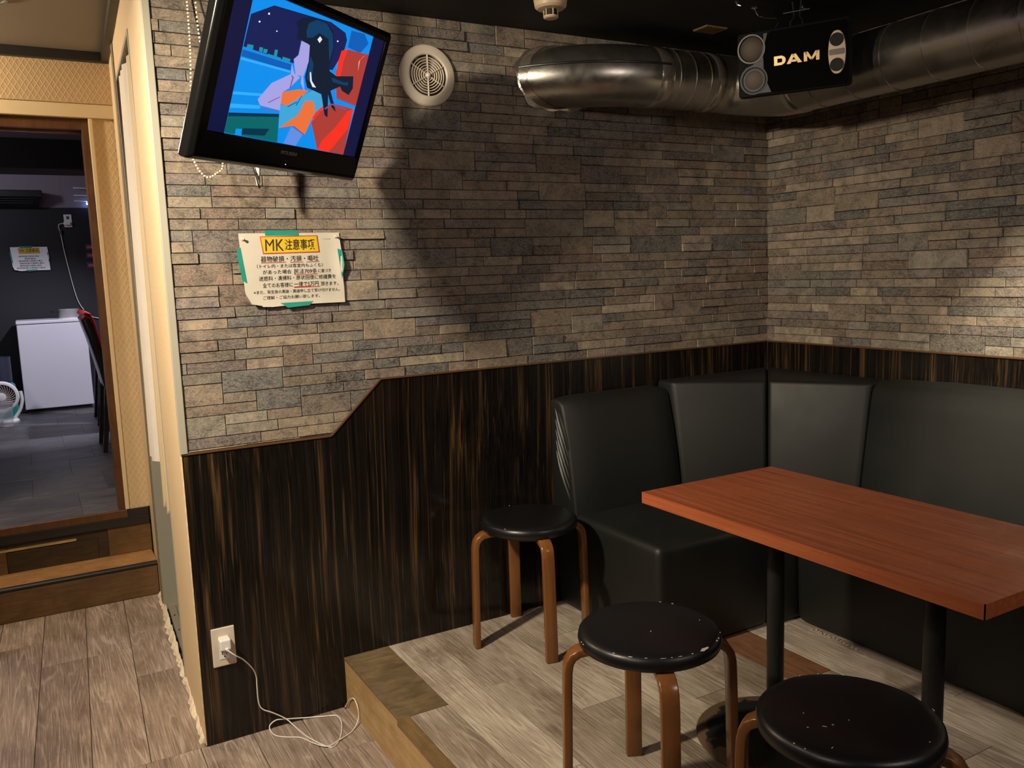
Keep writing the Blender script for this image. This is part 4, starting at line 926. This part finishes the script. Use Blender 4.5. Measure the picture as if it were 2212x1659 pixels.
for x in (-.089, -.094): MB().lathe([(.002, .0078), (.002, .0095), (.0008, .0098)], 8, (x, 0, .012 if x > -.09 else .0), 'y').build('screw', M['chrome'], sp)
isp = (Matrix.Translation(SPP) @ SPR).inverted()
tq = SPR.to_3x3()
def sl(x, y, z): return SPP + tq @ Vector((x, y, z))
mb = MB()
top = sl(.0, .07, shh / 2)
for s in (-.018, .018):
    p = sl(s, .06, shh / 2 - .002); mb.tube(smooth_path([p, p + Vector((0, 0, .02)), p * .5 + top * .5 + Vector((0, 0, .035)), Vector((p.x * .8 + top.x * .2, p.y * .8 + top.y * .2, ZC))], 5), .0028, 8)
pa, pb = sl(-.04, .06, shh / 2), sl(.04, .06, shh / 2)
mb.tube([Vector((pa.x, pa.y, top.z + .045)), Vector((pb.x, pb.y, top.z + .045))], .0025, 8)
mb.tube([Vector((top.x, top.y, ZC - .006)), Vector((top.x, top.y, ZC))], .03, 16)
mb.build('hanging_bracket', M['dark_metal'], sp, smooth=True, xf=isp)
# safety wire from a ceiling hook
q0 = sl(-.055, .02, shh / 2); hk = (-.585, -.500, ZC)
wt = thing('safety_wire', 'thin steel safety wire from a ceiling hook to the loudspeaker', 'wire', hk)
MB().tube(smooth_path([hk, (hk[0] + .012, hk[1] - .012, ZC - .03), (q0.x + .01, q0.y, q0.z + .03), (q0.x, q0.y, q0.z)], 6), .0016, 8).build('wire', M['chrome'], wt, smooth=True)
MB().lathe([(.012, .0), (.012, -.003), (.004, -.006), (.001, -.0065)], 14, hk).build('ceiling_rose', M['chrome'], wt, smooth=True)
for i, (x, y) in enumerate(((-.683, -.523), (-.46, -.582))):
    t = thing('ceiling_hook', ['small bright screw hook in the black ceiling left of the safety wire', 'small dull screw hook in the black ceiling above the loudspeaker'][i], 'hook', (x, y, ZC))
    MB().lathe([(.007, 0), (.007, -.003), (.003, -.005), (.0025, -.012), (.001, -.013)], 12, (x, y, ZC)).build('base', M['chrome'], t, smooth=True)
    MB().tube([(x, y, ZC - .010), (x + .010, y - .004, ZC - .013), (x + .018, y - .002, ZC - .010)], .0016, 6).build('hook', M['chrome'], t, smooth=True)

# ---------------------------------------------------------------- ceiling fittings
sc = (-1.247, -.332, ZC)
sm = thing('smoke_detector', 'ivory round smoke detector on the black ceiling', 'smoke detector', sc)
MB().lathe([(.050, 0), (.0505, -.010), (.047, -.030), (.040, -.036), (.022, -.038), (.001, -.038)], 40, sc).build('base', M['detector'], sm, smooth=True)
MB().lathe([(.017, -.036), (.017, -.055)], 20, sc).build('sensor_core', M['slot_black'], sm, smooth=True)
for k in range(6):
    a = 2 * PI * k / 6 + .3; MB().box(-.0015, .0015, -.0015, .0015, -.058, -.037).build('cage_post', M['detector'], sm, xf=Matrix.Translation(Vector(sc) + Vector((.0205 * math.cos(a), .0205 * math.sin(a), 0))))
MB().lathe([(.001, -.056), (.022, -.056), (.0225, -.060), (.018, -.063), (.006, -.0635), (.005, -.062), (.001, -.062)], 28, sc).build('sensor_cap', M['detector'], sm, smooth=True)
cv = thing('ceiling_grille', 'small yellowish slatted grille in the black ceiling near the duct', 'grille', (-.545, -.255, ZC))
mb = MB(); mb.box(-.592, -.498, -.290, -.220, ZC - .003, ZC); mb.build('backing', plain('grille_yellow', (.25, .19, .09), .6, 0, .4, 120), cv)
for k in range(8): MB().box(-.590 + k * .0116, -.5835 + k * .0116, -.288, -.222, ZC - .006, ZC - .003).build('slat', M['ply_strip'], cv)
dl = thing('downlight', 'dark round recessed fitting in the corridor ceiling', 'downlight', (-2.700, .97, 2.215))
MB().lathe([(.062, 0), (.066, -.004), (.060, -.008), (.052, -.006), (.052, .0), (.03, -.002), (.001, -.002)], 36, (-2.700, .97, 2.215)).build('rim', plain('fitting_grey', (.14, .12, .10), .5), dl, smooth=True)

# ---------------------------------------------------------------- socket, charger and cable
pc = (-2.269, -.006, .135)
so = thing('wall_socket', 'beige double wall socket plate low on the dark panel', 'socket', pc)
MB().box(-2.303, -2.235, -.013, -.006, .075, .195).build('plate', M['plastic_beige'], so, bevel=.003, seg=3)
for z in (.152, .114):
    s_ = MB().box(-2.2835, -2.2545, -.0145, -.0125, z - .017, z + .017).build('outlet', M['plastic_white'], so, bevel=.001)
    for x in (-2.2755, -2.2625): MB().box(x - .001, x + .001, -.0149, -.0144, z - .002, z + .007).build('slot', M['slot_black'], s_)
    MB().lathe([(.0022, 0), (.0022, .0004)], 10, (-2.269, -.0145, z - .009), 'y').build('earth_hole', M['slot_black'], s_)
ch = thing('charger', 'white cube charger plugged into the low beige socket', 'charger', (-2.269, -.0145, .152))
MB().box(-2.286, -2.2525, -.046, -.0148, .134, .1685).build('body', M['plastic_white'], ch, bevel=.005, seg=3)
MB().tube([(-2.266, -.052, .138), (-2.266, -.0455, .139)], [.0042, .0048], 12).build('connector', M['plastic_white'], ch, smooth=True)
CP = [(-2.266, -.052, .138), (-2.248, -.060, .121), (-2.222, -.045, .094), (-2.196, -.030, .055), (-2.184, -.020, .022), (-2.183, -.016, -.014), (-2.182, -.016, -.066), (-2.171, -.016, -.092), (-2.144, -.018, -.110), (-2.104, -.020, -.142), (-2.081, -.052, -.1645), (-2.067, -.121, -.1645), (-2.038, -.199, -.1645), (-2.017, -.22, -.1645), (-1.984, -.183, -.1645), (-1.954, -.109, -.1645), (-1.949, -.055, -.1645), (-1.966, -.039, -.1645), (-1.986, -.032, -.164), (-2.034, -.014, -.162), (-2.104, -.011, -.147), (-2.132, -.011, -.142), (-2.152, -.012, -.152), (-2.154, -.02, -.1645), (-2.148, -.06, -.1645), (-2.121, -.089, -.1645), (-2.086, -.115, -.1645), (-2.064, -.171, -.1615), (-2.033, -.214, -.1610), (-1.993, -.199, -.1615), (-1.939, -.166, -.1645), (-1.908, -.134, -.150), (-1.906, -.13, -.114), (-1.906, -.095, -.100), (-1.906, -.047, -.126), (-1.910, -.018, -.160)]
cb = thing('charging_cable', 'thin white charging cable trailing from the socket across the floor', 'cable', (-2.05, -.1, ZL))
MB().tube(smooth_path(CP, 6), .0019, 8).build('cord', M['cable_white'], cb, smooth=True)
MB().tube([(-1.910, -.018, -.158), (-1.914, -.016, -.1635)], .0036, 10).build('plug_tip', M['chrome'], cb, smooth=True)

# ---------------------------------------------------------------- curtain in the partition opening
def cloth(y0, y1, z0, z1, amp, waves, x_off, flare, ph, th=.0016):
    mb = MB(); nu, nz = 48, 22; G = []
    for side in (0, 1):
        for j in range(nz + 1):
            v = j / nz; row = []
            for i in range(nu + 1):
                u = i / nu; yc = (y0 + y1) / 2; wdt = (y1 - y0) * (1 + flare * (1 - v) * (1 - v)); y = yc + (u - .5) * wdt
                x = sk(y) + x_off + amp * (.35 + .65 * (1 - v)) * math.sin(2 * PI * waves * u + ph + .8 * math.sin(2.3 * v)) + side * th
                row.append((x, y, z0 + (z1 - z0) * v + .012 * (1 - v) * math.sin(2 * PI * u + ph)))
            G.append(row)
    n = nu + 1
    for row in G: mb.v += row
    H = nz + 1
    for s in (0, 1):
        for j in range(nz):
            for i in range(nu): a = (s * H + j) * n + i; mb.f.append((a, a + 1, a + n + 1, a + n)); mb.mi.append(0)
    for j in range(nz):
        for i in (0, nu): a = j * n + i; b = (H + j) * n + i; mb.f.append((a, a + n, b + n, b)); mb.mi.append(0)
    for i in range(nu):
        for j in (0, nz): a = j * n + i; b = (H + j) * n + i; mb.f.append((a, a + 1, b + 1, b)); mb.mi.append(0)
    return mb
cu = thing('door_curtain', 'off-white cloth curtain gathered in the side opening of the beige partition', 'curtain', (sk(.75) + .02, .75, ZO))
cloth(.80, 1.08, .545, 2.0, .020, 3, .004, .10, .3).build('cloth_panel', M['curtain'], cu, smooth=True)
p2 = cloth(.56, .80, .41, 2.0, .014, 2, .010, .12, 1.4).build('cloth_panel', M['curtain_beige'], cu, smooth=True)
cloth(.56, .80, .405, .432, .0145, 2, .0092, .12, 1.4, .0034).build('hem', M['hem'], p2, smooth=True)
MB().tube([(sk(YN) + .020, YN + .012, 1.998), (sk(YF) + .020, YF - .012, 1.998)], .006, 10).build('curtain_rod', M['chrome'], cu, smooth=True)

# ---------------------------------------------------------------- back room seen through the doorway
fr = thing('chest_freezer', 'white scuffed refrigerator cabinet against the dark wall of the back room', 'refrigerator', (-2.50, 5.7, ZU))
MB().box(-2.756, -2.243, 5.484, 5.93, ZU + .03, .928).build('cabinet', M['fridge'], fr, bevel=.006, seg=2)
MB().box(-2.760, -2.238, 5.478, 5.935, .931, .957).build('lid', M['fridge'], fr, bevel=.006, seg=2)
MB().box(-2.74, -2.26, 5.50, 5.9, ZU, ZU + .03).build('plinth', M['plastic_black'], fr)
po = thing('cooking_pot', 'steel cooking pot with side handles standing on the white refrigerator', 'pot', (-2.358, 5.66, .957))
MB().lathe([(.070, .958), (.078, .962), (.079, 1.03), (.082, 1.033), (.082, 1.037), (.076, 1.037), (.074, .970), (.001, .968)], 32, (-2.358, 5.66, 0)).build('body', M['steel'], po, smooth=True)
for s in (-1, 1): MB().tube([(-2.358 + s * .076, 5.64, 1.012), (-2.358 + s * .115, 5.645, 1.016), (-2.358 + s * .13, 5.66, 1.016), (-2.358 + s * .115, 5.675, 1.016), (-2.358 + s * .076, 5.68, 1.012)], .0075, 8).build('handle', M['plastic_black'], po, smooth=True)
MB().lathe([(.088, .9575), (.088, .964), (.001, .964)], 32, (-2.358, 5.66, 0)).build('trivet', M['plastic_white'], po, smooth=True)
def wp_far(u, v, o): return (-2.743 + .283 * u + .006 * (1 - v), 6.0 - o, 1.377 + .201 * v)
notice('wall_notice', 'small handwritten notice with yellow heading on the dark back-room wall', None, wp_far, 1, False, (-2.6, 6.0, 1.47))
s2 = thing('wall_socket', 'white wall socket high on the dark back-room wall', 'socket', (-2.28, 6.0, 1.80))
MB().box(-2.309, -2.247, 5.992, 6.0, 1.746, 1.856).build('plate', M['plastic_white'], s2, bevel=.003)
MB().box(-2.288, -2.268, 5.990, 5.993, 1.815, 1.84).build('outlet', M['badge'], s2)
wl = thing('power_lead', 'thin white lead drooping from the high socket of the back room', 'cable', (-2.29, 5.98, 1.78))
MB().box(-2.315, -2.262, 5.962, 5.9915, 1.764, 1.79).build('plug', M['plastic_white'], wl, bevel=.003)
MB().tube(smooth_path([(-2.31, 5.975, 1.777), (-2.35, 5.975, 1.77), (-2.356, 5.98, 1.74), (-2.345, 5.985, 1.676), (-2.323, 5.985, 1.466), (-2.273, 5.985, 1.138), (-2.22, 5.985, 1.01), (-2.16, 5.985, .95), (-2.06, 5.985, .925)], 5), .0035, 8).build('cord', M['cable_white'], wl, smooth=True)
MB().box(-2.353, -2.336, 5.975, 5.992, 1.685, 1.725).build('inline_switch', M['badge'], wl, bevel=.003)
for i, z in enumerate((1.57, 1.497, 1.410)):
    c = thing('picture_card', ['uppermost of three red picture cards on the back-room wall', 'middle of three red picture cards on the back-room wall', 'lowest of three red picture cards on the back-room wall'][i], 'card', (-2.12, 6.0, z), 'red picture cards')
    MB().box(-2.163, -2.07, 5.997, 6.0, z - .028, z + .028).build('backing', M['card_navy'], c)
    MB().box(-2.150, -2.085, 5.995, 5.997, z - .013, z + .013).build('print', M['card_red'], c)
    MB().prism([(-2.108, z + .010), (-2.095, z + .002), (-2.10, z - .010), (-2.116, z - .006)], 5.9935, 5.995, 'y').build('emblem', M['card_orange'], c)
ac = thing('air_conditioner', 'dark wall air conditioner high in the back room', 'air conditioner', (-2.85, 5.9, 1.95))
MB().box(-3.25, -2.462, 5.80, 6.0, 1.985, 2.045).build('housing', M['plastic_black'], ac, bevel=.008)
MB().prism([(5.80, 1.983), (5.99, 1.983), (5.99, 1.915), (5.93, 1.915)], -3.23, -2.49, 'x').build('air_outlet', M['dark_metal'], ac, bevel=.003)
for k in range(3): MB().box(-3.2, -2.53, 5.80 + k * .035, 5.815 + k * .035, 1.972 - k * .016, 1.976 - k * .016).build('louvre', M['speaker_plate'], ac)
M['rod'] = plain('bright_rod', (.85, .85, .88), .25, .2, .03)
rk = thing('wall_rack', 'three short chrome rods of a wall rack high in the back room', 'rack', (-2.15, 5.95, 2.03))
for z in (2.083, 2.020, 1.972): MB().tube([(-2.215, 5.955, z), (-2.02, 5.955, z - .006)], .006, 10).build('rod', M['rod'], rk, smooth=True)
MB().box(-2.04, -2.02, 5.94, 6.0, 1.94, 2.11).build('bracket', M['dark_metal'], rk)
ld = thing('indicator_lamp', 'tiny blue-white lamp glowing below the chrome rack rods', 'lamp', (-2.118, 5.95, 1.95))
MB().ball((-2.112, 5.95, 1.947), .011, 10, 6).build('glowing_tip', M['led'], ld, smooth=True)
MB().box(-2.105, -2.08, 5.945, 6.0, 1.955, 1.972).build('holder', M['plastic_black'], ld)
# chairs pushed in along the right of the room: seen from the side
def make_chair():
    c = bpy.data.objects.new('dining_chair', None); COL.objects.link(c)
    # local: x towards the front, y across, origin at near rear foot
    back = [(-.062, .83), (-.040, .845), (-.012, .835), (.008, .78), (.05, .56), (.070, .40), (.030, .40), (.010, .52), (-.028, .70)]
    MB().prism(back, .0, .40, 'y').build('backrest', M['chair_dark'], c, smooth=True, bevel=.008, seg=3)
    MB().prism([(-.064, .828), (-.041, .853), (-.010, .842), (.012, .785), (.052, .585), (.046, .585), (.004, .782), (-.014, .829), (-.040, .838), (-.058, .822)], -.004, .404, 'y').build('upholstery', M['red_vinyl'], c, smooth=True, bevel=.002)
    MB().box(.03, .44, -.005, .405, .395, .44).build('seat', M['red_vinyl'], c, bevel=.012, seg=3)
    for y in (.012, .362):
        MB().loft([[(.028, y, .40), (.066, y, .40), (.066, y + .028, .40), (.028, y + .028, .40)], [(.010, y, .2), (.040, y, .2), (.040, y + .028, .2), (.010, y + .028, .2)], [(-.012, y, .001), (.012, y, .001), (.012, y + .028, .001), (-.012, y + .028, .001)]]).build('leg', M['chair_dark'], c, bevel=.003)
        MB().loft([[(.39, y, .395), (.425, y, .395), (.425, y + .028, .395), (.39, y + .028, .395)], [(.40, y, .001), (.425, y, .001), (.425, y + .028, .001), (.40, y + .028, .001)]]).build('leg', M['chair_dark'], c, bevel=.003)
    return c
chp = make_chair()
for i, (x, y, lab) in enumerate(((-2.334, 3.20, 'red-topped dark dining chair nearest the doorway of the back room'), (-2.285, 4.02, 'dark dining chair with red back, second from the doorway'), (-2.275, 4.50, 'dark dining chair with red back, farthest from the doorway'))):
    o = chp if i == 0 else copy_tree(chp)
    o.location = (x, y, ZU); o.rotation_euler = (0, 0, 0); tag(o, lab, 'chair', 'red and dark dining chairs')
# table the chairs are pushed under
tk = thing('gas_cylinder', 'teal gas cylinder standing left of the white refrigerator', 'gas cylinder', (-2.90, 5.32, ZU))
MB().lathe([(.07, ZU), (.098, ZU + .012), (.10, ZU + .05), (.10, .42), (.092, .465), (.070, .49), (.04, .505), (.035, .52), (.001, .52)], 32, (-2.90, 5.32, 0)).build('body', M['teal'], tk, smooth=True)
MB().lathe([(.078, .49), (.078, .69), (.074, .69), (.074, .50)], 28, (-2.90, 5.32, 0), cap=False).build('collar', M['card_navy'], tk, smooth=True)
MB().lathe([(.03, .51), (.03, .58), (.05, .585), (.05, .61), (.001, .612)], 16, (-2.90, 5.32, 0)).build('valve', M['card_orange'], tk, smooth=True)
fn = thing('desk_fan', 'small white circular fan on the floor by the gas cylinder', 'fan', (-2.90, 5.08, ZU))
fc = (-2.905, 5.06, .40)
MB().lathe([(.10, .0), (.118, .006), (.122, .022), (.112, .034), (.098, .036), (.094, .022)], 40, fc, 'y', cap=False).build('outer_ring', M['plastic_white'], fn, smooth=True)
MB().lathe([(.098, .008), (.001, .008)], 32, fc, 'y', cap=False).build('inside', M['badge'], fn)
for k in range(26):
    a = 2 * PI * k / 26; pts = [(fc[0] + r * math.cos(a + r * 9), fc[1] - .030, fc[2] + r * math.sin(a + r * 9)) for r in (.03, .05, .075, .098)]
    MB().tube(pts, .0022, 5).build('guard_rib', M['plastic_beige'], fn)
MB().lathe([(.032, .020), (.032, .036), (.022, .039), (.001, .039)], 24, fc, 'y').build('hub_cap', M['plastic_white'], fn, smooth=True)
MB().tube(smooth_path([(-2.775, 5.075, .43), (-2.77, 5.075, .36), (-2.79, 5.075, .285), (-2.83, 5.075, .225)], 5), [.013] * 16, 10).build('stand_arm', M['plastic_white'], fn, smooth=True)
MB().lathe([(.09, ZU), (.092, ZU + .012), (.08, ZU + .028), (.001, ZU + .03)], 28, (-2.89, 5.075, 0)).build('base', M['plastic_white'], fn, smooth=True)
bx_ = thing('plastic_tub', 'clear plastic tub on the floor in front of the small fan', 'tub', (-2.88, 4.87, ZU))
x0, x1, y0, y1 = -2.955, -2.832, 4.80, 4.93
mb = MB(); z0, z1 = ZU + .001, .375
o_ = [(x0 + .008, y0 + .008), (x1 - .008, y0 + .008), (x1 - .008, y1 - .008), (x0 + .008, y1 - .008)]; O = [(x0, y0), (x1, y0), (x1, y1), (x0, y1)]; I = [(x0 + .003, y0 + .003), (x1 - .003, y0 + .003), (x1 - .003, y1 - .003), (x0 + .003, y1 - .003)]
mb.loft([[(p[0], p[1], z0) for p in o_], [(p[0], p[1], z1) for p in O], [(p[0], p[1], z1) for p in I], [(p[0] * .94 + .06 * (x0 + x1) / 2, p[1] * .94 + .06 * (y0 + y1) / 2, z0 + .004) for p in I]]); mb.build('body', M['clear'], bx_, bevel=.004)
mb = MB(); mb.box(x0 - .006, x1 + .006, y0 - .006, y0 - .001, .366, .378); mb.box(x0 - .006, x1 + .006, y1 + .001, y1 + .006, .366, .378); mb.build('rim', M['clear'], bx_)
# worn flecks on the dark floor by the doorway and on the corridor floor
